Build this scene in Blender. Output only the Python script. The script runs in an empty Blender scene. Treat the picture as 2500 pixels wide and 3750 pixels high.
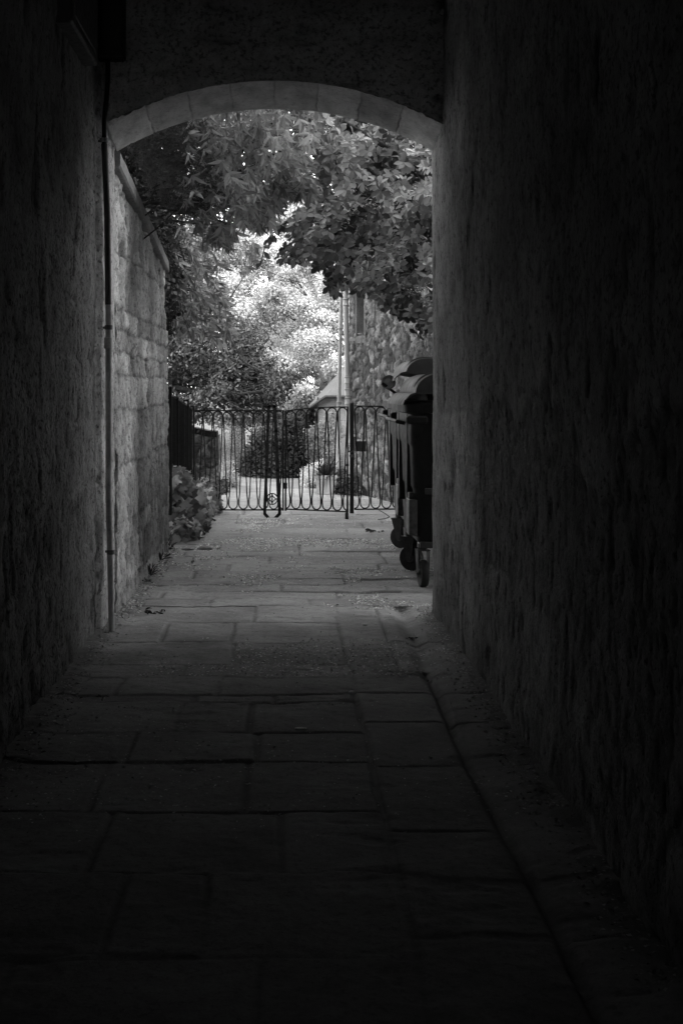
import bpy, math, random
import numpy as np
from mathutils import Vector, Matrix
random.seed(7); R = np.random.default_rng(11)
S = bpy.context.scene; COL = S.collection
F = 3267.0; VX, VY, CH = 650.0, 890.0, 1.28

def at(x, y, D): return np.array([(x-VX)/F*D, D, CH-(y-VY)/F*D])

# ---------------------------------------------------------------- basics
def tag(o, label=None, cat=None, group=None, kind=None):
    if label: o['label'] = label
    if cat: o['category'] = cat
    if group: o['group'] = group
    if kind: o['kind'] = kind
    return o
def empty(name, loc=(0, 0, 0), rz=0.0, **k):
    o = bpy.data.objects.new(name, None); COL.objects.link(o)
    o.location = loc; o.rotation_euler = (0, 0, rz); return tag(o, **k)
def link(name, me, mat, parent=None, smooth=True):
    o = bpy.data.objects.new(name, me); COL.objects.link(o)
    if mat: me.materials.append(mat)
    if smooth: me.polygons.foreach_set('use_smooth', np.ones(len(me.polygons), bool))
    if parent is not None: o.parent = parent
    return o
def qmesh(name, V, Q, mat, parent=None, smooth=True, tone=None, attrs=None):
    me = bpy.data.meshes.new(name); n = len(V); m = len(Q)
    me.vertices.add(n); me.vertices.foreach_set('co', np.asarray(V, np.float32).ravel())
    k = Q.shape[1]
    me.loops.add(m*k); me.loops.foreach_set('vertex_index', np.asarray(Q, np.int32).ravel())
    me.polygons.add(m); me.polygons.foreach_set('loop_start', np.arange(m, dtype=np.int32)*k)
    me.update(calc_edges=True); me.validate()
    A = dict(attrs or {})
    if tone is not None: A['tone'] = tone
    for an, av in A.items():
        a = me.attributes.new(an, 'FLOAT', 'POINT'); a.data.foreach_set('value', np.asarray(av, np.float32).ravel())
    return link(name, me, mat, parent, smooth)
def grid(name, P, mat, parent=None, attrs=None, flip=False, smooth=True):
    ny, nx = P.shape[:2]; idx = np.arange(ny*nx).reshape(ny, nx)
    a, b, c, d = idx[:-1, :-1], idx[:-1, 1:], idx[1:, 1:], idx[1:, :-1]
    Q = np.stack([a, b, c, d] if not flip else [a, d, c, b], -1).reshape(-1, 4)
    return qmesh(name, P.reshape(-1, 3), Q, mat, parent, smooth, attrs=attrs)

class MB:
    """collects boxes, tubes, lofts into one mesh"""
    def __init__(s): s.v = []; s.f = []
    def add(s, V, Fs):
        b = len(s.v); s.v += [tuple(map(float, p)) for p in V]; s.f += [tuple(i+b for i in f) for f in Fs]; return s
    def box(s, a, b, bev=0.0):
        (x0, y0, z0), (x1, y1, z1) = a, b
        if bev <= 0:
            V = [(x0,y0,z0),(x1,y0,z0),(x1,y1,z0),(x0,y1,z0),(x0,y0,z1),(x1,y0,z1),(x1,y1,z1),(x0,y1,z1)]
            return s.add(V, [(0,3,2,1),(4,5,6,7),(0,1,5,4),(1,2,6,5),(2,3,7,6),(3,0,4,7)])
        secs = []
        for z, i in ((z0, bev), (z0+bev, 0), (z1-bev, 0), (z1, bev)):
            secs.append([(x, y, z) for x, y in rrect(x0+i, y0+i, x1-i, y1-i, bev, 2)])
        return s.loft(secs)
    def bar(s, p, q, w, h=None, up=(0, 0, 1)):
        h = h or w; p = Vector(p); q = Vector(q); d = (q-p).normalized(); u = Vector(up)
        if abs(d.dot(u)) > .98: u = Vector((0, 1, 0))
        x = d.cross(u).normalized(); u = x.cross(d)
        c = [(-1,-1),(1,-1),(1,1),(-1,1)]
        V = [e + x*(i*w/2) + u*(j*h/2) for e in (p, q) for i, j in c]
        return s.add(V, [(3,2,1,0),(4,5,6,7),(0,1,5,4),(1,2,6,5),(2,3,7,6),(3,0,4,7)])
    def tube(s, pts, r, n=8, cap=True):
        pts = [Vector(p) for p in pts]; rs = r if hasattr(r, '__len__') else [r]*len(pts)
        secs = []; t0 = None; x = None
        for i, p in enumerate(pts):
            d = (pts[min(i+1, len(pts)-1)]-pts[max(i-1, 0)]).normalized()
            if x is None:
                u = Vector((0, 0, 1)) if abs(d.z) < .9 else Vector((1, 0, 0)); x = d.cross(u).normalized()
            else: x = (x - d*x.dot(d)).normalized()
            y = d.cross(x)
            secs.append([p + (x*math.cos(a)+y*math.sin(a))*rs[i] for a in [2*math.pi*k/n for k in range(n)]])
        return s.loft(secs, cap)
    def loft(s, secs, cap=True, closed=True):
        n = len(secs[0]); V = [p for q in secs for p in q]; Fs = []
        for i in range(len(secs)-1):
            for k in range(n if closed else n-1):
                a, b = i*n+k, i*n+(k+1) % n; Fs.append((a, b, b+n, a+n))
        if cap: Fs += [tuple(range(n-1, -1, -1)), tuple((len(secs)-1)*n+k for k in range(n))]
        return s.add(V, Fs)
    def lathe(s, prof, c, axis='z', n=20):
        secs = []
        for r, h in prof:
            q = []
            for k in range(n):
                a = 2*math.pi*k/n; u, v = r*math.cos(a), r*math.sin(a)
                q.append({'z': (c[0]+u, c[1]+v, c[2]+h), 'y': (c[0]+u, c[1]+h, c[2]+v), 'x': (c[0]+h, c[1]+u, c[2]+v)}[axis])
            secs.append(q)
        return s.loft(secs)
    def build(s, name, mat, parent=None, smooth=False):
        me = bpy.data.meshes.new(name); me.from_pydata(s.v, [], s.f); me.update()
        o = link(name, me, mat, parent, smooth)
        if smooth:
            try: me.set_sharp_from_angle(angle=math.radians(40))
            except Exception: pass
        return o
def rrect(x0, y0, x1, y1, r, k=4):
    P = []
    for cx, cy, a0 in ((x1-r, y0+r, -90), (x1-r, y1-r, 0), (x0+r, y1-r, 90), (x0+r, y0+r, 180)):
        for i in range(k+1):
            a = math.radians(a0+90*i/k); P.append((cx+r*math.cos(a), cy+r*math.sin(a)))
    return P

# ---------------------------------------------------------------- numpy noise
_T = R.random((256, 256))
def vn(x, y, o=0):
    x = np.asarray(x, float)+o*17.3; y = np.asarray(y, float)+o*9.1
    xi = np.floor(x).astype(int); yi = np.floor(y).astype(int); fx = x-xi; fy = y-yi
    fx = fx*fx*(3-2*fx); fy = fy*fy*(3-2*fy); g = lambda a, b: _T[a & 255, b & 255]
    return (g(xi, yi)*(1-fx)+g(xi+1, yi)*fx)*(1-fy)+(g(xi, yi+1)*(1-fx)+g(xi+1, yi+1)*fx)*fy
def fbm(x, y, oc=4, o=0, g=.5):
    t = 0; a = 1; n = 0
    for i in range(oc): t = t+a*vn(x*2**i, y*2**i, o+i); n += a; a *= g
    return t/n*2-1
def voro(x, y, o=0):
    """F1, F2-F1 and cell id on a jittered grid"""
    xi = np.floor(x).astype(int); yi = np.floor(y).astype(int)
    f1 = np.full(x.shape, 9.); f2 = np.full(x.shape, 9.); cid = np.zeros(x.shape)
    for dx in (-1, 0, 1):
        for dy in (-1, 0, 1):
            a, b = xi+dx, yi+dy
            px = a+.15+.7*_T[(a+o) & 255, b & 255]; py = b+.15+.7*_T[(b+31) & 255, (a+o*3) & 255]
            d = np.hypot(x-px, y-py); c = _T[(a*7+b*3) & 255, (b*5+a) & 255]
            m = d < f1; f2 = np.where(m, f1, np.minimum(f2, d)); cid = np.where(m, c, cid); f1 = np.where(m, d, f1)
    return f1, f2-f1, cid
sst = lambda a, b, x: (lambda t: t*t*(3-2*t))(np.clip((x-a)/(b-a), 0, 1))

def blocks(u, v, courses, wmin, wmax, seed):
    """irregular coursed blocks: distance to the nearest joint, block id"""
    rr = random.Random(seed); edge = np.full(u.shape, 9.); bid = np.zeros(u.shape)
    for i in range(len(courses)-1):
        v0, v1 = courses[i], courses[i+1]; m = (v >= v0) & (v < v1); x = u.min()-rr.uniform(0, wmax); cuts = []
        while x < u.max()+wmax:
            cuts.append(x); x += rr.uniform(wmin, wmax)
        cuts.append(x); cuts = np.array(cuts); vals = np.array([rr.random() for _ in cuts])
        k = np.clip(np.searchsorted(cuts, u[m])-1, 0, len(cuts)-2)
        d = np.minimum(np.minimum(u[m]-cuts[k], cuts[k+1]-u[m]), np.minimum(v[m]-v0, v1-v[m]))
        edge[m] = d; bid[m] = vals[k]
    return edge, bid

# ---------------------------------------------------------------- materials
def nt(name):
    m = bpy.data.materials.new(name); m.use_nodes = True; t = m.node_tree
    return m, t, t.nodes['Principled BSDF']
def N(t, typ, **k):
    n = t.nodes.new(typ)
    for a, v in k.items():
        if a in n.inputs: n.inputs[a].default_value = v
        else: setattr(n, a, v)
    return n
def mth(t, op, a, b=None, c=None, clamp=False):
    n = t.nodes.new('ShaderNodeMath'); n.operation = op; n.use_clamp = clamp
    for i, q in enumerate((a, b, c)):
        if q is None: continue
        if isinstance(q, (int, float)): n.inputs[i].default_value = q
        else: t.links.new(q, n.inputs[i])
    return n.outputs[0]
def ramp(t, src, lo, hi, a, b):
    n = t.nodes.new('ShaderNodeMapRange'); n.clamp = True
    t.links.new(src, n.inputs[0])
    for i, q in zip((1, 2, 3, 4), (lo, hi, a, b)): n.inputs[i].default_value = q
    return n.outputs[0]
def noise(t, co, scale, det=6, rough=.6, stretch=None):
    if stretch:
        mp = t.nodes.new('ShaderNodeMapping'); mp.inputs['Scale'].default_value = stretch
        t.links.new(co, mp.inputs[0]); co = mp.outputs[0]
    n = N(t, 'ShaderNodeTexNoise', Scale=scale, Detail=det, Roughness=rough); t.links.new(co, n.inputs['Vector'])
    return n.outputs['Fac']
def stone(name, base, var=.35, pit=.5, bump=.5, rough=.85, scale=1.0, attr=None, stain=None, spec=.25):
    m, t, b = nt(name); co = t.nodes.new('ShaderNodeTexCoord').outputs['Object']
    big = ramp(t, noise(t, co, 2.2*scale, 5), .3, .7, 1-var, 1+var)
    mid = ramp(t, noise(t, co, 14*scale, 8, .7), .3, .7, 1-var*.6, 1+var*.6)
    fine = ramp(t, noise(t, co, 120*scale, 4, .7), .3, .7, .85, 1.15)
    pn = noise(t, co, 46*scale, 6, .7)
    pits = ramp(t, pn, .37, .47, 1-pit, 1.0)
    c = mth(t, 'MULTIPLY', mth(t, 'MULTIPLY', big, mid), mth(t, 'MULTIPLY', fine, pits))
    if attr:
        a = t.nodes.new('ShaderNodeAttribute'); a.attribute_name = attr
        c = mth(t, 'MULTIPLY', c, a.outputs['Fac'])
    if stain:  # darker, damp band near the ground
        sp = t.nodes.new('ShaderNodeSeparateXYZ'); t.links.new(co, sp.inputs[0])
        z = mth(t, 'ADD', sp.outputs['Z'], mth(t, 'MULTIPLY', noise(t, co, 3.0, 6), -1.1))
        c = mth(t, 'MULTIPLY', c, ramp(t, z, stain[0], stain[1], stain[2], 1.0))
    c = mth(t, 'MULTIPLY', c, base)
    t.links.new(c, b.inputs['Base Color']); b.inputs['Roughness'].default_value = rough
    b.inputs['Specular IOR Level'].default_value = spec
    h = mth(t, 'ADD', mth(t, 'MULTIPLY', noise(t, co, 30*scale, 8, .7), 1.0), mth(t, 'MULTIPLY', pits, .5))
    bp = N(t, 'ShaderNodeBump', Strength=bump, Distance=.012); t.links.new(h, bp.inputs['Height'])
    t.links.new(bp.outputs[0], b.inputs['Normal']); return m
def paint(name, base, rough=.4, var=.25, metal=0.0, bump=.15, sc=30, spec=.5):
    m, t, b = nt(name); co = t.nodes.new('ShaderNodeTexCoord').outputs['Object']
    c = mth(t, 'MULTIPLY', ramp(t, noise(t, co, sc*.3, 6, .7), .3, .7, 1-var, 1+var), base)
    t.links.new(c, b.inputs['Base Color'])
    t.links.new(ramp(t, noise(t, co, sc, 5), .3, .7, max(.05, rough-.12), min(1, rough+.15)), b.inputs['Roughness'])
    b.inputs['Metallic'].default_value = metal; b.inputs['Specular IOR Level'].default_value = spec
    bp = N(t, 'ShaderNodeBump', Strength=bump, Distance=.004); t.links.new(noise(t, co, sc*3, 5), bp.inputs['Height'])
    t.links.new(bp.outputs[0], b.inputs['Normal']); return m
def leafmat(name, base, rough=.45, trans=.3, spec=.4):
    m, t, b = nt(name); a = t.nodes.new('ShaderNodeAttribute'); a.attribute_name = 'tone'
    c = mth(t, 'MULTIPLY', a.outputs['Fac'], base)
    t.links.new(c, b.inputs['Base Color']); b.inputs['Roughness'].default_value = rough; b.inputs['Specular IOR Level'].default_value = spec
    tr = t.nodes.new('ShaderNodeBsdfTranslucent'); t.links.new(mth(t, 'MULTIPLY', c, 1.1), tr.inputs['Color'])
    mx = t.nodes.new('ShaderNodeMixShader'); mx.inputs[0].default_value = trans
    t.links.new(b.outputs[0], mx.inputs[1]); t.links.new(tr.outputs[0], mx.inputs[2])
    t.links.new(mx.outputs[0], t.nodes['Material Output'].inputs['Surface']); return m

M = dict(
    tunnel=stone('tunnel_plaster', .33, .32, .62, .9, stain=(-.5, .3, .7), attr='shade'),
    soffit=stone('arch_stone', .55, .12, .3, .5, attr='shade'),
    endwall=stone('rough_end_wall', .5, .35, .6, 1.0, attr='shade'),
    yard=stone('yard_wall_stone', .62, .4, .55, .7, attr='shade', stain=(-.4, .5, .62)),
    coping=stone('coping_stone', .33, .25, .4, .6),
    facade=stone('facade_stone', .25, .3, .4, .6),
    paving=stone('sandstone_flag', .31, .26, .35, .35, rough=.7, attr='shade', spec=.35),
    passage=stone('worn_passage_flag', .15, .28, .3, .35, rough=.85, attr='shade', spec=.15),
    path=stone('path_setts', .29, .16, .3, .35, attr='shade'),
    ground=stone('garden_soil', .10, .4, .5, .8),
    rubble=stone('rubble_stone', .14, .4, .6, 1.0, attr='shade'),
    darkrubble=stone('mossy_rubble', .07, .4, .5, 1.0, attr='shade'),
    render_=stone('lit_render', .30, .2, .3, .4),
    slate=stone('roof_slate', .13, .15, .2, .3, rough=.5),
    iron=paint('black_iron', .006, .55, .4, spec=.2),
    blackbox=paint('black_box', .006, .6),
    pipe_dark=paint('old_pipe_paint', .035, .5, .4),
    pipe_mid=paint('pipe_clip_paint', .12, .5, .4),
    pipe_grey=paint('lit_grey_pipe', .42, .55, .5),  # lower pipe: daylight near the arch put into a brighter colour
    pipe_light=paint('pale_pipe_paint', .30, .45, .12),
    plastic=paint('bin_plastic', .014, .6, .5, sc=14, spec=.2),
    lidp=paint('bin_lid_plastic', .045, .65, .35, sc=10, spec=.25),
    scuffed=paint('scuffed_label', .08, .5, .8, sc=60, spec=.3),
    zinc=paint('dull_zinc', .05, .6, .4, metal=.2, spec=.3),
    rubber=paint('rubber', .012, .7, .3),
    hub=paint('wheel_hub', .08, .5, .3),
    white=paint('sticker_white', .55, .5, .15),
    ink=paint('sticker_ink', .02, .5, .1),
    terracotta=paint('planter_clay', .22, .7, .3, sc=20),
    glass=paint('dark_glass', .01, .1, .2),
    surround=stone('window_surround', .13, .3, .4, .6),
    graffiti=paint('faded_spray_paint', .2, .8, .3),
    paper=paint('pale_scrap', .55, .7, .2),
    bark=stone('bark', .04, .4, .5, 1.0, scale=3),
    leaf_round=leafmat('round_leaf', .40, .4, .15, .5),
    leaf_long=leafmat('long_leaf', .44, .55, .35, .25),
    leaf_fine=leafmat('fine_leaf', .11, .6),
    leaf_dark=leafmat('dark_leaf', .06, .4, .25, .5),
    leaf_bright=leafmat('bright_leaf', .36, .55, .4, .3),
    leaf_bush=leafmat('bush_leaf', .035, .5),
    leaf_ivy=leafmat('ivy_leaf', .34, .3, .2, .6),
    leaf_pale=leafmat('pale_flower', .62, .6, .3),
    leaf_spike=leafmat('spiky_leaf', .05, .4, .25),
    litter=leafmat('dry_litter', .75, .7, .2),
    dry=leafmat('dry_dark_leaf', .06, .7, .1),
)

# ---------------------------------------------------------------- world, sun, camera
SUN_EL, SUN_AZ = math.radians(36), math.radians(167)   # sun behind the camera, a little to the right
w = bpy.data.worlds.new('World'); S.world = w; w.use_nodes = True; t = w.node_tree
bg = t.nodes['Background']; sky = t.nodes.new('ShaderNodeTexSky'); sky.sky_type = 'NISHITA'; sky.sun_disc = False
sky.sun_elevation = SUN_EL; sky.sun_rotation = SUN_AZ
bw = t.nodes.new('ShaderNodeRGBToBW'); t.links.new(sky.outputs[0], bw.inputs[0]); t.links.new(bw.outputs[0], bg.inputs[0])
bg.inputs[1].default_value = 1.5
sd = Vector((math.sin(SUN_AZ)*math.cos(SUN_EL), math.cos(SUN_AZ)*math.cos(SUN_EL), math.sin(SUN_EL)))
L = bpy.data.lights.new('sun', 'SUN'); L.energy = 2.8; L.angle = math.radians(.6)
lo = bpy.data.objects.new('sun', L); COL.objects.link(lo); lo.rotation_euler = sd.to_track_quat('Z', 'Y').to_euler(); lo.location = (0, -5, 20)
cam = bpy.data.cameras.new('camera'); co_ = bpy.data.objects.new('camera', cam); COL.objects.link(co_); S.camera = co_
co_.location = (0, 0, CH); co_.rotation_euler = (math.radians(90), 0, 0)
cam.sensor_fit = 'VERTICAL'; cam.sensor_height = 36; cam.sensor_width = 24; cam.lens = F/2352*36
cam.shift_x = (784-VX)/2352; cam.shift_y = -(1176-VY)/2352; cam.clip_end = 500; cam.clip_start = .05
S.view_settings.view_transform = 'Standard'; S.view_settings.look = 'None'; S.view_settings.exposure = 0
S.render.engine = 'CYCLES'; S.cycles.use_denoising = True
try: S.cycles.denoiser = 'OPENIMAGEDENOISE'
except Exception: pass
S.cycles.max_bounces = 10; S.cycles.diffuse_bounces = 7; S.cycles.caustics_reflective = False; S.cycles.caustics_refractive = False
S.cycles.sample_clamp_indirect = 3

XL, XR = -.935, .846; YF, YB = 7.51, 8.02
SPR, CRN = 2.63, 2.87
HC = (XR-XL)/2; XC = (XR+XL)/2; AR = (HC**2+(CRN-SPR)**2)/(2*(CRN-SPR)); ZC = CRN-AR; TH = math.asin(HC/AR)

# ================================================================ THE PASSAGE BUILDING
B = empty('archway_building', (0, 0, 0), label='old stone building with a dark vaulted passage ending in a shallow arch', cat='building')
GRAF = []
for st in ([(835, 650), (826, 760), (820, 880), (828, 1000), (848, 1140)], [(910, 680), (915, 645), (940, 632), (960, 660), (968, 760), (966, 860), (990, 930)],
           [(590, 980), (592, 900), (625, 858), (655, 900), (668, 1000), (690, 1080)], [(905, 885), (870, 875), (852, 940), (865, 1040), (900, 1070), (930, 990), (945, 900), (925, 870)]):
    q = []
    for x, y in st:
        x, y = (1500+x/1.568)/1.5944, (700+y/1.568)/1.5944; D = .84*F/(x-VX); q.append((D, CH-(y-VY)/F*D))
    GRAF.append(q)
def side_wall(sgn):
    ys = np.concatenate([np.arange(2.3, YB-.02, .013), np.linspace(YB-.02, YB, 4)]); zs = np.arange(-.03, 3.64, .016)
    Y, Z = np.meshgrid(ys, zs); o = 3 if sgn < 0 else 8
    courses = [-.1]; rr = random.Random(o)
    while courses[-1] < 3.9: courses.append(courses[-1]+rr.uniform(.26, .36))
    wob = .02*fbm(Y*2, Z*2, 3, o); e, bid = blocks(Y+wob, Z+.03*fbm(Y*1.5, Z*1.5, 2, o+5), courses, .3, .75, o)
    qa = .3 if sgn > 0 else .7; h = qa*(.020*fbm(Y*1.6, Z*1.6, 4, o)+.012*fbm(Y*9, Z*8, 4, o+2))
    loss = sst(.0, .25, fbm(Y*1.3+3, Z*1.1, 4, o+9)) if sgn > 0 else sst(-.1, .3, fbm(Y*1.3, Z*1.3, 4, o+9))
    kq = .35 if sgn > 0 else .8; h += kq*(-.010*(1-sst(.0, .018, e))*(.25+.75*loss)+.008*(bid-.5)*loss)
    pit = sst(.28, .5, fbm(Y*14, Z*9, 3, o+4)); h -= (.005 if sgn > 0 else .010)*pit*(.4+.6*loss); p2 = sst(.2, .4, fbm(Y*34, Z*22, 3, o+24)); h -= .005*p2
    gou = sst(.42, .6, fbm(Y*7, Z*2.2, 3, o+14)); h -= .02*gou*qa*.6
    # spalled foot of the wall, ragged where it meets the paving
    h -= .02*sst(.45, .0, Z)*fbm(Y*5, Z*3, 3, o+6)
    shade = 1-.35*pit-.5*gou-.3*p2; shade *= .85+.3*bid*loss+.15*(1-loss)
    if sgn > 0:   # faded spray-paint loops, flush in the surface
        for st in GRAF:
            for (a0, b0), (a1, b1) in zip(st[:-1], st[1:]):
                dy, dz = a1-a0, b1-b0; tt = np.clip(((Y-a0)*dy+(Z-b0)*dz)/(dy*dy+dz*dz), 0, 1)
                shade *= 1-.3*sst(.016, .006, np.hypot(Y-a0-dy*tt, (Z-b0-dz*tt)))
    if sgn > 0:   # lost render below about 1.2 m with a ragged edge, pale render above
        edge = 1.16+.25*fbm(Y*1.2, Z*0, 3, 41)+.10*fbm(Y*9, Z*2, 3, 43)
        dk = sst(.02, -.02, Z-edge)*sst(6.3, 6.1, Y)*sst(.15, .75, Z+.5*fbm(Y*2, Z*2, 3, 44)); shade *= 1-.45*dk; h -= .008*dk
        pale = sst(.1, .3, fbm(Y*1.1+9, Z*.9+4, 4, 52)); shade *= 1+.25*pale
        xw = XR+.014-h-.02*sst(7.0, 7.6, Y)
    else:
        xw = XL-.014+h; xw -= .03*sst(YF, YF-.06, Y)
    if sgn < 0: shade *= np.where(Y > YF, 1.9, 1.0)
    P = np.stack([xw, Y, Z], -1)
    ext = P[:, -1:].copy(); ext[..., 0] += sgn*.12; P = np.concatenate([P, ext], 1); shade = np.concatenate([shade, shade[:, -1:]], 1)
    o = grid('side_wall', P, M['tunnel'], B, {'shade': shade}, flip=(sgn < 0)); return o
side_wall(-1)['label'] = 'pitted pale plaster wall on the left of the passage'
side_wall(1)['label'] = 'dark wall with peeling render on the right of the passage'
# front face of the end wall over the arch
us = np.linspace(-1, 1, 150); ts = np.linspace(0, 1, 90)**1.0
def arc(u, dz=0): a = u*TH; return XC+AR*np.sin(a), ZC+AR*np.cos(a)
AX, AZ = arc(us)
Xg = np.repeat(AX[None], 90, 0); Zg = AZ[None]+.03+(3.59-AZ[None])*ts[:, None]
hh = .022*fbm(Xg*3, Zg*5, 4, 21)+.012*fbm(Xg*14, Zg*16, 4, 23)-.02*sst(.35, .6, fbm(Xg*4, Zg*12, 3, 25)); hh *= sst(0, .06, ts[:, None])
sh = 1-.3*sst(.2, .6, fbm(Xg*4, Zg*12, 3, 25))
grid('end_wall', np.stack([Xg*1.03, YF+.001-hh, Zg], -1), M['endwall'], B, {'shade': sh}, flip=False)
grid('outer_end_wall', np.stack([Xg*1.1, YB+0*Xg, Zg-.05*(1-ts[:, None])], -1), M['facade'], B, flip=True)
# soffit with voussoirs
un = 420; vn_ = 44; U = np.linspace(-1, 1, un); V_ = np.linspace(0, 1, vn_); UU, VV = np.meshgrid(U, V_)
arcl = UU*TH*AR; nb = 8; bl = 2*TH*AR/nb
wv = .008*fbm(VV*6+UU*20, VV*3, 2, 31); k = (arcl+TH*AR+wv)/bl; fr = np.abs(k-np.round(k))*bl
g = 1-sst(.0, .007, fr); g *= .45+.55*sst(-.3, .2, fbm(UU*6, VV*7, 2, 33))
rr_ = .004*fbm(UU*12, VV*5, 4, 35)+.008*g+.012*np.clip(fbm(UU*30, VV*6, 3, 36)-.35, 0, 1)
chip = .02*(1-sst(0, .06, VV))*np.clip(fbm(UU*25, VV*2, 3, 38)+.1, 0, 1)
a = UU*TH; r = AR+rr_+chip; bidt = _T[(np.floor(k).astype(int)+40) & 255, 3]
P = np.stack([XC+r*np.sin(a), YF+VV*(YB-YF), ZC+r*np.cos(a)+.03-.05*VV], -1)
s_o = grid('arch_soffit', P, M['soffit'], B, {'shade': (1-.35*g)*(.8+.35*bidt)*(1+.35*fbm(UU*14, VV*4, 4, 39))}, flip=False); s_o['label'] = 'pale dressed voussoirs of the shallow arch'
# masses that keep daylight out and shade the yard
m = MB(); m.box((XL-.09, -6, 3.62), (XR+.09, YB-.003, 3.9)); m.build('ceiling', M['facade'], B)
m = MB(); m.box((-7, -6, -.2), (XL-.1, YB-.006, 3.9)); m.box((XR+.1, -6, -.2), (7, YB-.006, 3.9)); m.build('masonry_mass', M['facade'], B)
m = MB(); m.box((-1.05, -6.3, -.2), (1.0, -6.0, 2.1)); m.box((-1.05, -6.3, 2.9), (1.0, -6.0, 3.62)); m.box((-1.05, -6.3, 2.1), (-.42, -6.0, 2.9)); m.box((.4, -6.3, 2.1), (1.0, -6.0, 2.9)); m.build('rear_wall_fill_gap', M['facade'], B)  # gap in the unseen rear wall, added to let fill daylight in

m = MB(); m.box((XL-.095, -6, -.1), (XL-.02, 2.32, 3.62)); m.box((XR+.02, -6, -.1), (XR+.095, 2.32, 3.62)); m.build('passage_lining', M['facade'], B)
m = MB(); m.box((-7, -3, 3.903), (7, YB-.006, 6.15)); m.build('upper_storeys', M['facade'], B)

# ================================================================ PAVING
def floor_shape(X, Y):
    """height and tone of the flagstones"""
    Xw = X+.012*fbm(Y*3, X*3, 3, 61); Yw = Y+.018*fbm(X*2.2, Y*2.2, 3, 62)
    h = np.zeros(X.shape); sh = np.ones(X.shape); ed = np.full(X.shape, 9.)
    def rows(mask, cuts, splits, seed, amp=1.0):
        rr = random.Random(seed)
        for i in range(len(cuts)-1):
            y0, y1 = cuts[i], cuts[i+1]; sk = rr.uniform(-.02, .02)
            yy = Yw+sk*X; mr = mask & (yy >= y0) & (yy < y1); sp = splits(i, rr)
            for j in range(len(sp)-1):
                mm = mr & (Xw >= sp[j]) & (Xw < sp[j+1])
                if not mm.any(): continue
                d = np.minimum(np.minimum(Xw[mm]-sp[j], sp[j+1]-Xw[mm]), np.minimum(yy[mm]-y0, y1-yy[mm]))
                ed[mm] = d; tx, ty, dz = rr.uniform(-.012, .012), rr.uniform(-.014, .02), rr.uniform(-.006, .006)
                h[mm] = amp*(dz+tx*(X[mm]-(sp[j]+sp[j+1])/2)+ty*(Y[mm]-(y0+y1)/2)); sh[mm] = rr.uniform(.82, 1.14)
    ins = Y < 8.33
    c1 = [1.0, 1.6, 2.15, 2.75, 3.2, 3.75, 4.3, 4.88, 5.3, 5.8, 5.92, 6.28, 6.57, 7.13, 7.74, 8.33]
    def sp1(i, r):
        pre = {13: [-1.5, -.62, -.26, .3], 12: [-1.5, -.24, .3], 11: [-1.5, -.45, .3], 10: [-1.5, -.7, -.28, .3], 14: [-1.5, -.16, .3]}
        return pre.get(i) or [-1.5, r.uniform(-.7, -.35), r.uniform(-.2, .05), .3]
    rows(ins & (Xw < .3), c1, sp1, 5, 1.25)
    c2 = [1.0, 1.8, 2.5, 3.3, 4.1, 4.8, 5.45, 5.95, 6.42, 6.99, 7.97, 8.33]
    rows(ins & (Xw >= .3) & (Xw < .535) & (Yw > 6.42), c2, lambda i, r: [.3, .535], 9, .9)
    rows(ins & (Xw >= .3) & (Yw <= 6.42), c2[:9], lambda i, r: [.3, .635, 1.5], 10, 1.0)
    c3 = [1.0, 1.9, 2.8, 3.6, 4.4, 5.1, 5.8, 6.42, 7.14, 7.74, 8.33]
    rows(ins & (Xw >= .535) & (Yw > 6.42), c3, lambda i, r: [.535, 1.4] if i > 5 else [.535, 1.4], 12, .7)
    out = ~ins; c4 = [8.33, 8.62, 8.92, 9.2, 9.5, 9.95, 10.3, 10.75, 11.1, 11.6, 12.0, 12.45, 12.9, 13.4, 13.8, 14.3, 15.0]
    def sp4(i, r):
        x = -2.4+r.uniform(0, .5); s = [-4, x]
        while x < 4: x += r.uniform(.45, 1.1); s.append(x)
        return s
    rows(out, c4, sp4, 21)
    wj = .010+.008*np.clip(fbm(X*2, Y*2, 2, 64), -1, 1)
    jn = 1-sst(wj*.3, wj+.006, ed); filled = sst(-.05, .3, fbm(X*1.7, Y*1.5, 3, 66))
    h = h*np.where(ins, .5, .8)-.010*jn*(1-.8*filled)+.008*fbm(X*4, Y*4, 4, 67)+.0022*fbm(X*22, Y*30, 3, 68)
    h += -.005*sst(.25, .5, fbm(X*5, Y*9, 3, 69))   # worn hollows
    sh = sh*(1-np.where(ins, .36, .5)*jn*(1-.5*filled))*(1-.22*sst(.1, .5, fbm(X*2.5, Y*2.5, 4, 70)))
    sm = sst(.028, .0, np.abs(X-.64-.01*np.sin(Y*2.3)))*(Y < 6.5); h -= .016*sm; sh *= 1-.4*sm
    # stone gutter channel along the right
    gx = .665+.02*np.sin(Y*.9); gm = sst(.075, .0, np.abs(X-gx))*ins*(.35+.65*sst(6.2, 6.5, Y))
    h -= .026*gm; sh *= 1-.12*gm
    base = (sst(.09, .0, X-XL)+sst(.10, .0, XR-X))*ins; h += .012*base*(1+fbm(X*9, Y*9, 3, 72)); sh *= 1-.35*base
    sh = sh*np.where(ins, .72+1.5*sst(4.9, 8.6, Y), 1.0)   # daylight falloff put into the paving tone, brighter towards the open end
    return h, sh
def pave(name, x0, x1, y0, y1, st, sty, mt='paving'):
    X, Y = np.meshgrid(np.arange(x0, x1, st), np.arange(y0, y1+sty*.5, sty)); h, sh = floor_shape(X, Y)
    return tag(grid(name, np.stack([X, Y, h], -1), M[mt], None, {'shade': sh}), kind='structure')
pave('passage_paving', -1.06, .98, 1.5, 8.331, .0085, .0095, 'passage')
pave('yard_paving', -1.6, 2.9, 8.329, 15.0, .012, .013)
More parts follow.
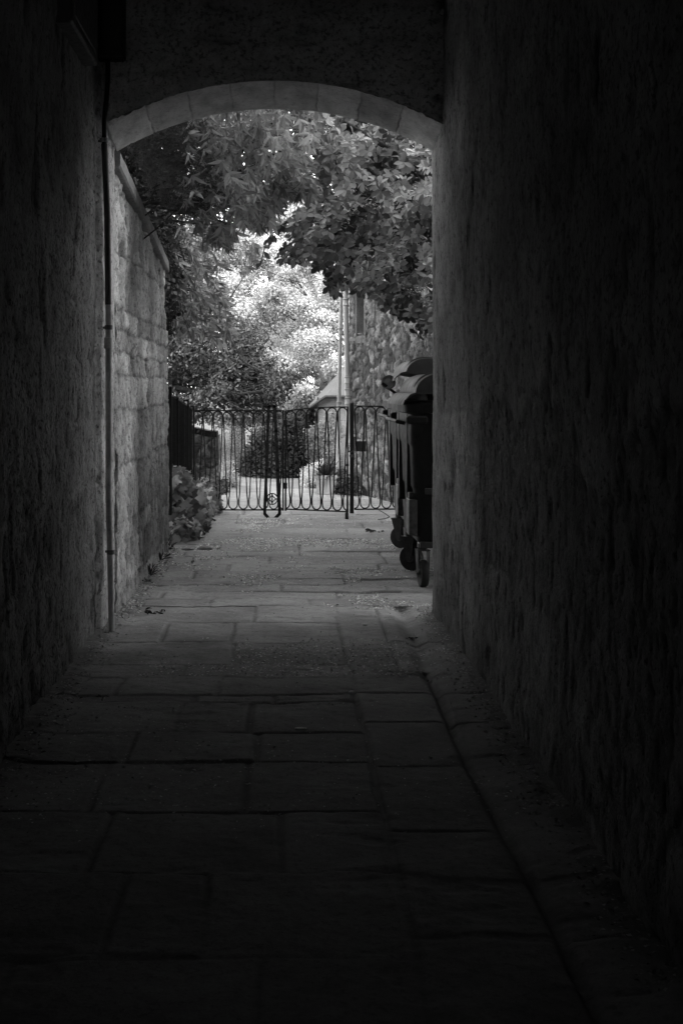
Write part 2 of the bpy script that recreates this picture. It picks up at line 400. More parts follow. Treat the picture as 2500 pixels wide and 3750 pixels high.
# garden path of small setts beyond the gate
X, Y = np.meshgrid(np.arange(-1.9, 2.2, .018), np.arange(14.99, 25, .022))
rowi = np.floor(Y/.12); ex = np.abs(((X+.07*(rowi % 2))/.2) % 1-.5)*.2; ey = np.abs((Y/.12) % 1-.5)*.12
jn = np.maximum(1-sst(.0, .012, .1-ex), 1-sst(0, .012, .06-ey))
h = -.006*jn+.008*fbm(X*2, Y*2, 3, 81); tone = (1-.45*jn)*(1+.2*fbm(X*5, Y*5, 3, 82))
tag(grid('garden_path', np.stack([X, Y, h], -1), M['path'], None, {'shade': tone*1.1}), kind='structure')
m = MB(); m.add([(-150, -60, -.06), (150, -60, -.06), (150, 300, -.06), (-150, 300, -.06)], [(0, 1, 2, 3)]); tag(m.build('ground', M['ground']), kind='structure')
X, Y = np.meshgrid(np.linspace(-9, 9, 90), np.linspace(8.1, 26, 90)); inside = ((X > -1.0) & (X < 2.0) & (Y < 25))
h = np.where(inside, -.05, .01+.03*fbm(X*2, Y*2, 3, 90)); tag(grid('garden_soil', np.stack([X, Y, h], -1), M['ground']), kind='structure')

# ================================================================ YARD WALL (left, outside)
W = empty('yard_wall', (0, 0, 0), label='weathered coursed sandstone garden wall with sloping coping on the left beyond the arch', cat='wall')
y0, y1 = YB, 11.42; ys = np.arange(y0, y1, .011); zt = lambda Y: 2.52-(Y-y0)*.092
vs = np.linspace(0, 1, 210); Y, Vv = np.meshgrid(ys, vs); Z = -.03+(zt(Y)+.03)*Vv
cs = [-.1]; rr = random.Random(4)
while cs[-1] < 2.8: cs.append(cs[-1]+rr.choice([.13, .2, .26, .33, .36]))
e, bid = blocks(Y+.03*fbm(Y*9, Z*9, 4, 101), Z+.022*fbm(Y*.8, Z*.9, 2, 102)+.03*fbm(Y*8, Z*8, 4, 117), cs, .2, .65, 17)
rz = sst(.0, .022, e)
h = .005*rz*(.2+1.6*bid)+.026*fbm(Y*2.4, Z*3, 5, 103)+.022*fbm(Y*11, Z*8, 5, 104, .65)
low = sst(.95, .6, Z+.15*fbm(Y*2, Z*0, 2, 109)); h = h*(1-.55*low)+.012*low+.010*low*fbm(Y*15, Z*8, 3, 105)
er = sst(.30, .5, fbm(Y*6, Z*3, 3, 106)); h -= .03*er; e3 = sst(.1, .3, fbm(Y*20, Z*14, 4, 116)); h -= .012*e3
shd = (.6+.75*bid)*(1-.55*(1-sst(0, .018, e))*(1-.5*low))*(1-.5*er)*(1-.3*e3); shd = shd*(1-.2*low)*(1+.25*fbm(Y*4, Z*3, 4, 118))
Xw = -.965+h+.02*(Y-y0)/3.4+.025*(1-Vv); P = np.stack([Xw, Y, Z], -1)
# far end turns the corner
ext = P[:, -1:].repeat(26, 1); ext[..., 0] -= np.linspace(.01, .36, 26)[None]; ext[..., 1] += .012*fbm(ext[..., 0]*20, ext[..., 2]*8, 3, 108)
e2 = np.clip(shd[:, -1:].repeat(26, 1)*.9, .3, 1)
pre = P[:, :1].copy(); pre[..., 0] -= .12; pre[..., 1] -= .004
grid('wall_face', np.concatenate([pre, P, ext], 1), M['yard'], W, {'shade': np.concatenate([shd[:, :1], shd, e2], 1)}, flip=True)
m = MB()
for a, b in ((y0+.003, y0+.9), (y0+.903, y0+1.75), (y0+1.753, y0+2.6), (y0+2.603, y1+.06)):
    secs = []
    for y in np.linspace(a, b, 7):
        z = zt(y); j = random.uniform(-.003, .003)
        secs.append([(-.925+j, y, z+.005), (-.915+j, y, z+.015), (-.915+j, y, z+.085), (-.935+j, y, z+.11), (-1.4, y, z+.14), (-1.4, y, z+.005)])
    m.loft(secs)
m.build('coping', M['coping'], W)
m = MB(); m.add([(-1.34, y0+.004, -.1), (-1.34, y1, -.1), (-1.0, y1-.02, -.1), (-1.0, y0+.004, -.1), (-1.34, y0+.004, 2.5), (-1.34, y1, 2.2), (-1.0, y1-.02, 2.2), (-1.0, y0+.004, 2.5)],
      [(0,1,2,3),(7,6,5,4),(0,4,5,1),(1,5,6,2),(2,6,7,3),(3,7,4,0)]); m.build('wall_core', M['yard'], W)

# ================================================================ PIPE AND BOXES IN THE PASSAGE
T_ = empty('drainpipe', (0, 0, 0), label='thin dark pipe running down the left corner of the passage by the arch', cat='pipe')
pp = [at(x, y, 7.43) for x, y in ((257, 1449), (253, 1300), (251, 1150), (250, 900), (249, 700), (247, 500), (243, 400), (240, 330), (240, 280), (245, 230), (248, 180), (248, 110))]
m = MB(); m.tube([p_+np.array([.0025*math.sin(i*2.1), 0, 0]) for i, p_ in enumerate(pp[:5])], .0165, 10); m.build('lower_pipe', M['pipe_grey'], T_, True)
m = MB(); m.tube(pp[4:8], .0168, 10); m.build('middle_pipe', M['pipe_dark'], T_, True)
m = MB(); m.lathe([(.017, -.03), (.022, -.028), (.022, .028), (.017, .03)], pp[4]-np.array([0, 0, .2]), 'z', 12); m.build('joint', M['pipe_grey'], T_, True)
m = MB(); m.tube(pp[7:], .013, 10); m.build('upper_pipe', M['iron'], T_, True)
for (x, y) in ((250, 752), (255, 1268), (239, 322)):
    c = at(x, y, 7.43); m = MB(); m.lathe([(.0175, -.012), (.021, -.011), (.021, .011), (.0175, .012)], c, 'z', 12); m.bar(c, c+np.array([-.03, .03, 0]), .008, .012)
    m.build('pipe_clip', M['pipe_mid'], T_, True)
c0 = at(222, 133, 7.40); c1 = at(285, 133, 7.40)
b_ = empty('junction_box', (0, 0, 0), label='tall black box on the end wall above the thin pipe', cat='box')
m = MB(); m.box((c0[0], 7.36, c0[2]), (c1[0], 7.5, 3.6), .008); m.build('casing', M['blackbox'], b_)
m = MB(); m.box((c0[0]+.01, 7.352, c0[2]+.02), (c1[0]-.01, 7.36, 3.58), .003); m.build('cover', M['blackbox'], b_)
b_ = empty('wall_cabinet', (0, 0, 0), label='dim square cabinet fixed high on the left passage wall', cat='box')
m = MB(); m.box((-.99, 6.15, 2.86), (-.91, 7.0, 3.55), .01); m.build('casing', M['pipe_dark'], b_)
m = MB(); m.box((-.915, 6.2, 2.9), (-.903, 6.95, 3.5), .004); m.build('door', M['pipe_dark'], b_)
# ================================================================ LEAVES
def frames(d, n):
    d = d/np.linalg.norm(d, axis=1, keepdims=True); x = np.cross(d, n); x /= np.linalg.norm(x, axis=1, keepdims=True)+1e-9
    z = np.cross(x, d); return np.stack([x, d, z], 2)     # columns
def leaf_t(width=.5, shape='ovate', fold=.12, droop=.25, st=6):
    V = []; 
    for i in range(st):
        y = i/(st-1)
        wd = {'ovate': math.sin(math.pi*min(1, y*.93+.03))**.8*(1-.15*y), 'obovate': math.sin(math.pi*(y*.97+.015)**1.45)**.75, 'lance': math.sin(math.pi*(y*.98+.01)**.8)**1.1}[shape]*width/2
        wd = max(wd, .006)
        z = -droop*y*y
        for sx in (-1, 0, 1): V.append((sx*wd, y, z+(fold*wd*2 if sx else 0)))
    Q = [(a, a+1, a+4, a+3) for i in range(st-1) for a in (i*3, i*3+1)]
    return np.array(V), np.array(Q)
def ivy_t():
    pts = [(0, 0), (.26, -.14), (.60, .06), (.28, .30), (.44, .58), (.14, .56), (0, 1.08)]
    L_ = [(-x, y) for x, y in pts]
    V = [(0, y, 0) for y in (.0, .12, .3, .45, .62, .78, 1.0)]+[(x, y, .28*abs(x)-.25*y*y) for x, y in pts]+[(x, y, .28*abs(x)-.25*y*y) for x, y in L_]
    Q = [(i, i+1, 8+i, 7+i) for i in range(6)]+[(i, 14+i, 15+i, i+1) for i in range(6)]
    return np.array(V), np.array(Q)
DIA = (np.array([(0, 0, 0), (.3, .5, .06), (0, 1, -.05), (-.3, .5, .06)]), np.array([(0, 1, 2, 3)]))
SLIV = (np.array([(0, 0, 0), (.09, .5, .01), (0, 1, -.03), (-.09, .5, .01)]), np.array([(0, 1, 2, 3)]))
def scatter(name, tmpl, pos, d, n, size, tone, mat, parent=None):
    V, Q = tmpl; k = len(pos); Fm = frames(d, n)
    W_ = np.einsum('kij,vj->kvi', Fm, V)*np.asarray(size).reshape(-1, 1, 1)+pos[:, None]
    QQ = (Q[None]+(np.arange(k)*len(V))[:, None, None]).reshape(-1, Q.shape[1])
    return qmesh(name, W_.reshape(-1, 3), QQ, mat, parent, True, tone=np.repeat(tone, len(V)))
def inpoly(x, y, poly):
    c = np.zeros(x.shape, bool); n = len(poly)
    for i in range(n):
        x0, y0 = poly[i]; x1, y1 = poly[(i+1) % n]
        c ^= ((y0 > y) != (y1 > y)) & (x < (x1-x0)*(y-y0)/(y1-y0+1e-9)+x0)
    return c
def sample(poly, k, D0, D1, holes=None, hs=60., ht=-.9, o=0):
    """points in a cone-shaped region of the garden air: polygon in view, depth D0..D1"""
    xs = [p[0] for p in poly]; ys = [p[1] for p in poly]; out = []
    while sum(len(q) for q in out) < k:
        x = R.uniform(min(xs), max(xs), k*2); y = R.uniform(min(ys), max(ys), k*2); D = R.uniform(D0, D1, k*2)
        m_ = inpoly(x, y, poly) & (fbm(x/hs, y/hs, 3, o) > ht)
        x, y, D = x[m_], y[m_], D[m_]; out.append(np.stack([(x-VX)/F*D, D, CH-(y-VY)/F*D], -1))
    return np.concatenate(out)[:k]
rn = lambda k, s=1.0: R.normal(0, s, (k, 3))
def unit(a): return a/(np.linalg.norm(a, axis=-1, keepdims=True)+1e-9)
def rosettes(cen, axis, per, size, tilt=(50, 85)):
    """per leaves around each centre, splayed from the axis"""
    k = len(cen); ax = unit(axis); ref = unit(np.cross(ax, unit(rn(k)))); b2 = np.cross(ax, ref)
    P_, D_, N_, S_ = [], [], [], []
    for j in range(per):
        ph = 2*math.pi*(j+R.uniform(-.3, .3, k))/per*(1.0 if j % 2 else 1.03); ti = np.radians(R.uniform(*tilt, k))
        rad = ref*np.cos(ph)[:, None]+b2*np.sin(ph)[:, None]; d = ax*np.cos(ti)[:, None]+rad*np.sin(ti)[:, None]
        P_.append(cen+rn(k, .004)); D_.append(d); N_.append(unit(ax+rad*-.2+rn(k, .45))); S_.append(size*R.uniform(.7, 1.15, k))
    return map(np.concatenate, (P_, D_, N_, S_))
def limb(m, a, b, r0, r1, n=7, bend=.1, seg=8):
    a = np.array(a, float); b = np.array(b, float); off = np.clip(R.normal(0, .6, 3), -.9, .9)*np.linalg.norm(b-a)*min(bend, .1); pts = []; rs = []
    for i in range(seg+1):
        f = i/seg; pts.append(a+(b-a)*f+off*math.sin(math.pi*f)+R.normal(0, .004, 3)*(0 < f < 1)); rs.append(r0+(r1-r0)*f)
    m.tube(pts, rs, n); return pts

# ---- flowering round-leaved shrub hanging from the right
SH = empty('flowering_shrub', (1.95, 11.6, 0), label='big shrub with rounded leaves and pale flower heads overhanging from the right', cat='shrub')
def par(o, p):
    o.parent = p; o.matrix_parent_inverse = Matrix.Translation(-Vector(p.location)); return o
polyS = [(690, 215), (760, 200), (880, 225), (1060, 300), (1090, 760), (985, 752), (960, 765), (935, 735), (905, 715), (880, 690), (845, 670), (812, 662), (790, 672), (765, 668), (752, 640), (742, 612), (700, 606), (668, 598), (645, 590), (650, 570), (688, 560), (668, 520), (700, 480), (722, 468), (715, 440), (745, 425), (725, 380), (705, 330)]
cen = sample(polyS, 1500, 8.7, 11.2, ht=-.28, hs=38, o=3)
ax_ = unit(np.array([-.3, -.55, .55])+rn(len(cen), .42))
p, d, n, s = rosettes(cen, ax_, 6, .067, (40, 92)); d = unit(d+np.array([0, 0, -.22]))
inner = R.random(len(p)) < .0
depth = (p[:, 1]-8.7)/2.5  # deeper leaves go darker below: canopy shade put into their tone
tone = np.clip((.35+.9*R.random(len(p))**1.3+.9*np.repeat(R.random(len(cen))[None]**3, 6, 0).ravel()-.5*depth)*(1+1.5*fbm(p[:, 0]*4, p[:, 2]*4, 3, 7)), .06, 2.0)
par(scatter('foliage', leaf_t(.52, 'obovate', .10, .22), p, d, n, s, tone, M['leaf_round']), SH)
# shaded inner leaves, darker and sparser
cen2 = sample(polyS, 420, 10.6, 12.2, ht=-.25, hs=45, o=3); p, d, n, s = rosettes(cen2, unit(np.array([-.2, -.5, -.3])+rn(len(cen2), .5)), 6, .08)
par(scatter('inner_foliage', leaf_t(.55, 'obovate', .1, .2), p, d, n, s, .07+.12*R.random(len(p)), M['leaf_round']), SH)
m = MB(); root = np.array([1.95, 11.6, 0.]); hub = np.array([1.7, 11.0, 2.3])
limb(m, root, hub, .09, .07, 10)
for _ in range(15):
    c = cen[R.integers(len(cen))]; q = limb(m, hub+R.normal(0, .1, 3), c, .035, .012, 6, .12)
    for _ in range(9):
        st = q[R.integers(2, 8)]; near = cen[np.argsort(np.linalg.norm(cen-st, axis=1))[R.integers(3, 60)]]; limb(m, st, near, .008, .003, 5, .1, 4)
for a, b in (((705, 455), (790, 560)), ((715, 480), (800, 590)), ((760, 330), (830, 540)), ((700, 470), (770, 505))):
    limb(m, at(*b, 10.4), at(*a, 10.0), .016, .008, 6, .06)
par(m.build('branches', M['bark'], None, True), SH)
fl = cen[(cen[:, 1] < 10.2)]; fl = fl[R.permutation(len(fl))[:46]]
for c in fl:
    k = 34; off = rn(k, 1)*np.array([.028, .028, .012]); c = c+np.array([0, -.03, .02])
    v = []; pp_ = c+off; dd = unit(off*np.array([1, 1, .3])+np.array([0, -.3, .8]))
    par(scatter('flower_head', DIA, pp_, unit(rn(k)), dd, R.uniform(.010, .018, k), R.uniform(1.6, 2.2, k), M['leaf_round']), SH)

# ---- sprig hanging against the light (same shrub, dark)
def sprig(pts, D, k, size=.075, nm='hanging_sprig'):
    P3 = [at(x, y, D) for x, y in pts]; m = MB(); m.tube(P3, [.004]*len(P3), 5)
    cs_ = []; 
    for i in range(len(P3)-1):
        for f in np.linspace(0, 1, 4, endpoint=False): cs_.append(P3[i]*(1-f)+P3[i+1]*f)
    cs_.append(P3[-1]); cs_ = np.array(cs_); ii = R.integers(0, len(cs_), k)
    pos = cs_[ii]+rn(k, .01); dr = unit(rn(k)*np.array([1, .5, .7])+np.array([0, 0, -.6]))
    par(m.build('twig', M['bark']), SH)
    par(scatter(nm, leaf_t(.6, 'ovate', .08, .1), pos, dr, unit(rn(k)*.4+np.array([0, -1, .2])), size*R.uniform(.7, 1.1, k), .28+.22*R.random(k), M['leaf_round']), SH)
sprig([(720, 545), (690, 575), (655, 590)], 10.6, 26); sprig([(790, 600), (775, 640), (772, 675)], 10.2, 18)
sprig([(600, 500), (640, 520), (675, 505)], 10.8, 26, .07); sprig([(735, 500), (700, 510), (670, 540)], 10.5, 26)
sprig([(640, 520), (610, 560), (600, 600)], 10.8, 16, .07)

# ---- long-leaved shrub (left, over the wall)
BD = empty('long_leaved_shrub', (-1.7, 10.6, 0), label='shrub with long drooping pointed leaves hanging over the garden wall', cat='shrub')
polyB = [(415, 235), (560, 200), (735, 205), (722, 300), (715, 360), (728, 425), (700, 450), (668, 440), (640, 452), (625, 505), (590, 525), (545, 520), (520, 560), (470, 545), (430, 480), (400, 420), (440, 380)]
cen = sample(polyB, 1250, 8.9, 10.9, ht=-.55, hs=50, o=13)
ax_ = unit(np.array([.35, -.6, -.25])+rn(len(cen), .35)); p, d, n, s = rosettes(cen, ax_, 5, .100, (15, 75)); d = unit(d+np.array([.15, 0, -.75]))
tone = np.clip((.45+.9*R.random(len(p))-.45*(p[:, 1]-8.9)/2)*(1+1.5*fbm(p[:, 0]*4, p[:, 2]*4, 3, 17)), .08, 1.8)
par(scatter('foliage', leaf_t(.23, 'lance', .18, .35), p, d, n, s, tone, M['leaf_long']), BD)
polyB2 = [(392, 640), (400, 520), (450, 500), (560, 540), (600, 560), (560, 620), (520, 640), (515, 690), (540, 760), (500, 790), (450, 770), (400, 780), (392, 720)]
cen3 = sample(polyB2, 330, 11.6, 13.4, ht=-.15, hs=38, o=23)
ax_ = unit(np.array([.5, -.4, -.5])+rn(len(cen3), .3)); p, d, n, s = rosettes(cen3, ax_, 4, .12, (15, 70)); d = unit(d+np.array([.3, 0, -.6]))
tone = np.clip(.3+1.0*R.random(len(p))**1.3, .2, 1.5)
par(scatter('lower_foliage', leaf_t(.22, 'lance', .18, .3), p, d, n, s, tone, M['leaf_long']), BD)
m = MB(); hub = np.array([-1.35, 10.6, 2.7]); limb(m, (-1.7, 10.6, 0), hub, .06, .045, 8)
for _ in range(14): limb(m, hub+R.normal(0, .12, 3), cen[R.integers(len(cen))], .018, .004, 6, .14)
for _ in range(12): limb(m, np.array([-1.25, 11.9, 2.5])+R.normal(0, .12, 3), cen3[R.integers(len(cen3))], .007, .002, 5, .2)
for a, b in (((330, 420), (400, 560)), ((360, 470), (395, 600)), ((400, 560), (480, 480)), ((395, 600), (440, 780)), ((385, 560), (392, 700))):
    limb(m, at(*a, 10.9), at(*b, 11.5), .0035, .002, 5, .16)
par(m.build('branches', M['bark'], None, True), BD)

# ---- fine-leaved dark shrub on the wall
FS = empty('fine_leaved_shrub', (-1.35, 9.6, 0), label='dark feathery fine-leaved shrub just above the garden wall coping', cat='shrub')
polyF = [(255, 250), (420, 230), (470, 320), (485, 430), (470, 475), (430, 480), (400, 500), (370, 470), (330, 405), (290, 350), (262, 330)]
tw = sample(polyF, 1500, 8.9, 10.6, ht=-.5, hs=40, o=33); dirs = unit(np.array([.6, -.35, .15])+rn(len(tw), .4))
k = 36; f = np.tile(np.linspace(0, 1, k), len(tw)); b0 = np.repeat(tw, k, 0); dd = np.repeat(dirs, k, 0)
pos = b0+dd*(f*.13)[:, None]+np.array([0, 0, -.02])*(f*f)[:, None]
par(scatter('foliage', SLIV, pos, unit(dd*.7+rn(len(pos), .55)), unit(rn(len(pos))), R.uniform(.022, .042, len(pos)), np.clip(.5+.7*R.random(len(pos))+.4*fbm(pos[:, 0]*8, pos[:, 2]*8, 2, 3), .15, 1.6), M['leaf_fine']), FS)
m = MB()
for i in range(12):
    limb(m, (-1.3+R.normal(0, .04), 9.6+R.normal(0, .3), 2.3+R.normal(0, .1)), tw[R.integers(len(tw))], .008, .003, 5, .12)
limb(m, (-1.35, 9.6, 0), (-1.3, 9.6, 2.45), .05, .035, 8)
par(m.build('stems', M['bark'], None, True), FS)

# ---- generic crown of small leaves
def lobes_points(cs_, k, fill=.25):
    """points near the surfaces of ellipsoid lobes [(centre, radii)]"""
    wts = np.array([r[0]*r[2] for c, r in cs_]); ii = R.choice(len(cs_), k, p=wts/wts.sum())
    C = np.array([c for c, r in cs_])[ii]; Rr = np.array([r for c, r in cs_])[ii]
    u = unit(rn(k)); rad = 1-fill*np.abs(R.normal(0, .6, k)); lump = 1+.2*fbm(u[:, 0]*3+ii, u[:, 2]*3+u[:, 1]*2, 3, 9)
    return C+u*Rr*(rad*lump)[:, None], u
def crown(name, parent, lob, k, size, mat, base=.7, var=.5, fill=.3, tmpl=DIA, o=0):
    p, u = lobes_points(lob, k, fill); p += rn(k, size*.6); n = unit(u*.8+rn(k, .55)+np.array([0, -.2, .3])); d = unit(np.cross(n, rn(k)))
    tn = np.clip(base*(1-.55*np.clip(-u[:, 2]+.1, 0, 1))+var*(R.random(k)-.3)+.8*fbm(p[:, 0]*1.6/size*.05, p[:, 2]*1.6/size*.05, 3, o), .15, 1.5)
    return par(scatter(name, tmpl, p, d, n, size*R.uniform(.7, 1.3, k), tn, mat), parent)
LT = leaf_t(.5, 'ovate', .12, .15, 4)

# mid-distance dark tree on the left
DT = empty('dark_tree', (-1.6, 16.6, 0), label='dark bushy tree drooping over the gate from the left', cat='tree')
lob = []
for x, y, rx, rz in ((420, 800, .4, .45), (470, 760, .35, .3), (440, 860, .42, .32), (520, 850, .45, .35), (590, 860, .36, .3), (560, 790, .32, .25), (640, 890, .2, .17), (500, 900, .3, .2), (610, 920, .24, .14), (400, 720, .3, .35), (660, 870, .14, .1), (560, 920, .2, .12), (430, 940, .3, .2), (425, 640, .3, .3), (465, 690, .25, .25), (405, 575, .25, .25), (500, 700, .2, .15)):
    lob.append((at(x, y, 16.2+R.uniform(-.4, .5)), (rx, .5, rz)))
crown('foliage', DT, lob, 26000, .045, M['leaf_dark'], .75, .7, .8, LT, 5)
m = MB(); limb(m, (-1.6, 16.6, 0), (-1.3, 16.4, 1.3), .09, .06, 9)
for c, r in lob:
    q = limb(m, (-1.3, 16.4, 1.3), c, .03, .01, 6, .1)
    for _ in range(3): limb(m, q[4], c+R.normal(0, .25, 3), .01, .004, 5)
limb(m, at(560, 830, 16), at(650, 880, 15.9), .012, .006, 5, .15)
par(m.build('trunk', M['bark'], None, True), DT)

HG = empty('dark_hedge', (-1.75, 12.6, 0), label='dark leafy hedge rising behind the yard wall', cat='hedge')
lob = [((-1.8+R.uniform(-.1, .1) if z < 2.6 else -1.5+R.uniform(-.2, .2), y, z), (.34, .5, .42)) for y in np.arange(9.2, 13.4, .45) for z in (1.6, 2.3, 3.0, 3.7)]+[((-1.12, y, z), (.28, .4, .3)) for y in np.arange(11.9, 13.4, .4) for z in (2.0, 2.4, 2.75, 3.1)]
crown('foliage', HG, [(np.array(c), r) for c, r in lob], 60000, .05, M['leaf_dark'], .35, .7, .5, DIA, 15)
m = MB()
for y in (9.6, 10.8, 12.2): limb(m, (-1.75, y, 0), (-1.6, y+.2, 2.8), .06, .03, 8)
par(m.build('trunk', M['bark'], None, True), HG)
BK = empty('backing_tree', (1.6, 15.6, 0), label='shaded leafy tree filling the gaps behind the two overhanging shrubs', cat='tree')
lob = [(at(x, y, 14.6+R.uniform(-.5, .5)), (.42, .5, .34)) for x, y in ((450, 200), (520, 190), (600, 190), (680, 190), (440, 270), (520, 270), (600, 280), (760, 200), (840, 200), (920, 220), (1000, 260), (780, 270), (860, 290), (940, 320), (820, 350), (900, 390), (980, 380), (800, 420), (880, 460), (960, 470), (1050, 420))]
crown('foliage', BK, lob, 26000, .055, M['leaf_dark'], .4, .9, .6, LT, 25)
m = MB(); limb(m, (1.75, 15.8, 0), (1.6, 15.2, 3.0), .09, .07, 8)
for c, r in lob[::2]: limb(m, (1.6, 15.2, 3.0), c, .03, .01, 6)
par(m.build('trunk', M['bark'], None, True), BK)
# bright sunlit trees behind
def bright_tree(loc, lob, k, size, label, o, base=.9):
    T = empty('garden_tree', loc, label=label, cat='tree', group='sunlit trees at the end of the garden')
    crown('crown', T, lob, k, size, M['leaf_bright'], base*.95, .7, .95, DIA, o)
    m = MB(); top = lob[0][0]; limb(m, loc, (loc[0], loc[1], max(1.2, top[2]*.6)), .16, .11, 10)
    for c, r in lob[::2]: limb(m, (loc[0], loc[1], max(1.0, top[2]*.5)), c, .06, .015, 6, .1)
    par(m.build('trunk', M['bark'], None, True), T)
def mk(x0, x1, y0, y1, D, n, r):
    out = []
    for _ in range(n):
        q = R.uniform(.55, 1.1); out.append((at(R.uniform(x0, x1), R.uniform(y0, y1), D+R.uniform(-1.2, 1.2)), (r*q, r*q*.8, r*q*R.uniform(.5, .8)))); 
    return out
bright_tree((1.75, 24.5, 0), mk(600, 810, 590, 880, 23.5, 46, .42), 80000, .042, 'sunlit pale tree directly left of the two tall pipes', 4, 1.1)
bright_tree((-.9, 28, 0), mk(510, 700, 540, 860, 27, 46, .55), 70000, .05, 'sunlit pale tree between the dark tree and the hanging leaves', 14, 1.05)
bright_tree((-3.4, 29, 0), mk(340, 560, 520, 900, 28.5, 26, 1.1), 40000, .07, 'sunlit tree seen in gaps above the yard wall end', 24, .75)
bright_tree((1.0, 33, 0), mk(560, 860, 420, 620, 32.5, 22, 1.2), 36000, .08, 'tall sunlit tree whose top shows between the overhanging shrubs', 34, .8)
# lower pale foliage above the dark bush
bright_tree((-.2, 23, 0), mk(500, 720, 870, 980, 22, 20, .4), 30000, .045, 'low pale tree just over the dark bush at the path end', 44, .85)

# dark bush at the end of the path
DB = empty('dark_bush', (-.1, 20.6, 0), label='low dark bush closing the far end of the path', cat='bush')
lob = [(at(x, y, 20.3+R.uniform(-.2, .3)), (rx, .4, rz)) for x, y, rx, rz in ((575, 1070, .22, .2), (610, 1045, .26, .3), (650, 1060, .3, .3), (690, 1030, .2, .4), (598, 1005, .14, .12), (640, 1000, .16, .2), (630, 1090, .42, .1), (700, 975, .14, .3), (665, 975, .12, .14), (560, 1040, .1, .1))]
crown('foliage', DB, lob, 20000, .05, M['leaf_bush'], .9, .9, .5, LT, 6)
m = MB()
for c, r in lob: limb(m, (-.1, 20.6, 0), c, .03, .01, 6)
par(m.build('stems', M['bark'], None, True), DB)
TK = empty('dark_trunk_tree', (.55, 21.6, 0), label='dark narrow tree trunk beside the lean-to', cat='tree')
m = MB(); limb(m, (.55, 21.6, 0), (.62, 21.5, 1.35), .07, .055, 10, .03); limb(m, (.62, 21.5, 1.35), (.5, 21.6, 1.6), .035, .02, 7); par(m.build('trunk', M['bark'], None, True), TK)
crown('crown', TK, [((.45, 21.5, 1.05), (.16, .2, .25)), ((.55, 21.5, .8), (.14, .2, .2))], 1800, .05, M['leaf_bush'], .9, .8, .7, LT, 7)

# pale clumps by the path
def clump(name, cat, label, loc, lob, k, size, mat, base, tmpl=DIA):
    T = empty(name, loc, label=label, cat=cat); crown('foliage', T, lob, k, size, mat, base, .4, .5, tmpl, 8)
    m = MB()
    for _ in range(6):
        c = lob[R.integers(len(lob))][0]; limb(m, (loc[0]+R.normal(0, .04), loc[1]+R.normal(0, .04), 0), c, .008, .003, 5)
    par(m.build('stems', M['bark']), T)
c = at(715, 1108, 18.3); clump('flowering_bush', 'bush', 'rounded bush of white flowers on the path edge behind the planter', (c[0], 18.3, 0), [(at(712, 1095, 18.3), (.13, .25, .14)), (at(728, 1105, 18.2), (.14, .25, .13)), (at(735, 1085, 18.6), (.12, .2, .16)), (at(702, 1115, 18.2), (.07, .2, .07))], 7000, .022, M['leaf_pale'], 1.0)
c = at(530, 1100, 18.2); clump('grassy_clump', 'plant', 'pale feathery clump on the left edge of the path', (c[0], 18.2, 0), [(at(525, 1095, 18.2), (.11, .3, .17)), (at(540, 1108, 18.4), (.09, .3, .12)), (at(515, 1070, 18.5), (.1, .3, .22)), (at(500, 1030, 18.9), (.2, .3, .25)), (at(530, 1020, 19.4), (.2, .3, .3))], 9000, .03, M['leaf_bright'], .8, SLIV)
c = at(750, 1020, 19.0); clump('climbing_plant', 'plant', 'pale climbing plant covering the wall of the lean-to', (c[0], 19.2, 0), [(at(745, 1010, 19.3), (.2, .2, .25)), (at(765, 980, 19.4), (.12, .2, .22)), (at(725, 1030, 19.2), (.12, .2, .2)), (at(760, 1060, 19.0), (.15, .2, .2)), (at(712, 1000, 19.2), (.07, .15, .08))], 9000, .035, M['leaf_bright'], .62)
c = at(795, 1115, 17.0); clump('ground_ivy', 'plant', 'small dark leafy plant at the foot of the pipes', (c[0], 17.0, 0), [(at(793, 1115, 17.0), (.1, .15, .12)), (at(815, 1125, 16.8), (.08, .12, .06)), (at(785, 1095, 17.2), (.08, .12, .1)), (at(775, 1125, 17.1), (.07, .1, .06))], 1500, .035, M['leaf_dark'], .8, LT)
c = at(512, 1115, 17.3); clump('low_shrub', 'plant', 'little dark shrub at the end of the mossy rubble wall', (c[0], 17.3, 0), [(at(513, 1115, 17.2), (.06, .12, .09)), (at(505, 1125, 17.0), (.06, .1, .06))], 900, .03, M['leaf_dark'], .5, LT)

# ---- ivy bank at the end of the yard wall
IV = empty('ivy_bank', (-.9, 12.2, 0), label='heap of glossy ivy leaves at the foot of the yard wall end', cat='ivy')
def ivy(k, lob, size, tb):
    p, u = lobes_points(lob, k, .3); n = unit(u+np.array([.1, -.6, .25])+rn(k, .35)); d = unit(np.array([.15, -.1, -1])+rn(k, .5))
    return p, d, n, size*R.uniform(.6, 1.2, k), np.clip(tb+1.3*R.random(k)**1.8, .1, 1.8)
lobI = [(at(400, 1120, 12.2), (.14, .4, .2)), (at(425, 1160, 12.3), (.16, .4, .2)), (at(410, 1210, 11.9), (.16, .3, .16)), (at(450, 1185, 12.8), (.14, .4, .2)), (at(470, 1150, 13.6), (.1, .4, .14)), (at(440, 1225, 12.2), (.1, .3, .08))]
p, d, n, s, tn = ivy(750, lobI, .10, .25); k_ = p[:, 2] > .01
par(scatter('foliage', ivy_t(), p[k_], d[k_], n[k_], s[k_], tn[k_], M['leaf_ivy']), IV)
p, d, n, s, tn = ivy(900, [(at(485, 1150, 14.4), (.1, .3, .15)), (at(495, 1165, 14.6), (.06, .3, .06)), (at(470, 1130, 14.2), (.1, .3, .14))], .05, .35); k_ = p[:, 2] > .01
par(scatter('far_foliage', ivy_t(), p[k_], d[k_], n[k_], s[k_], tn[k_]*.7, M['leaf_ivy']), IV)
m = MB()
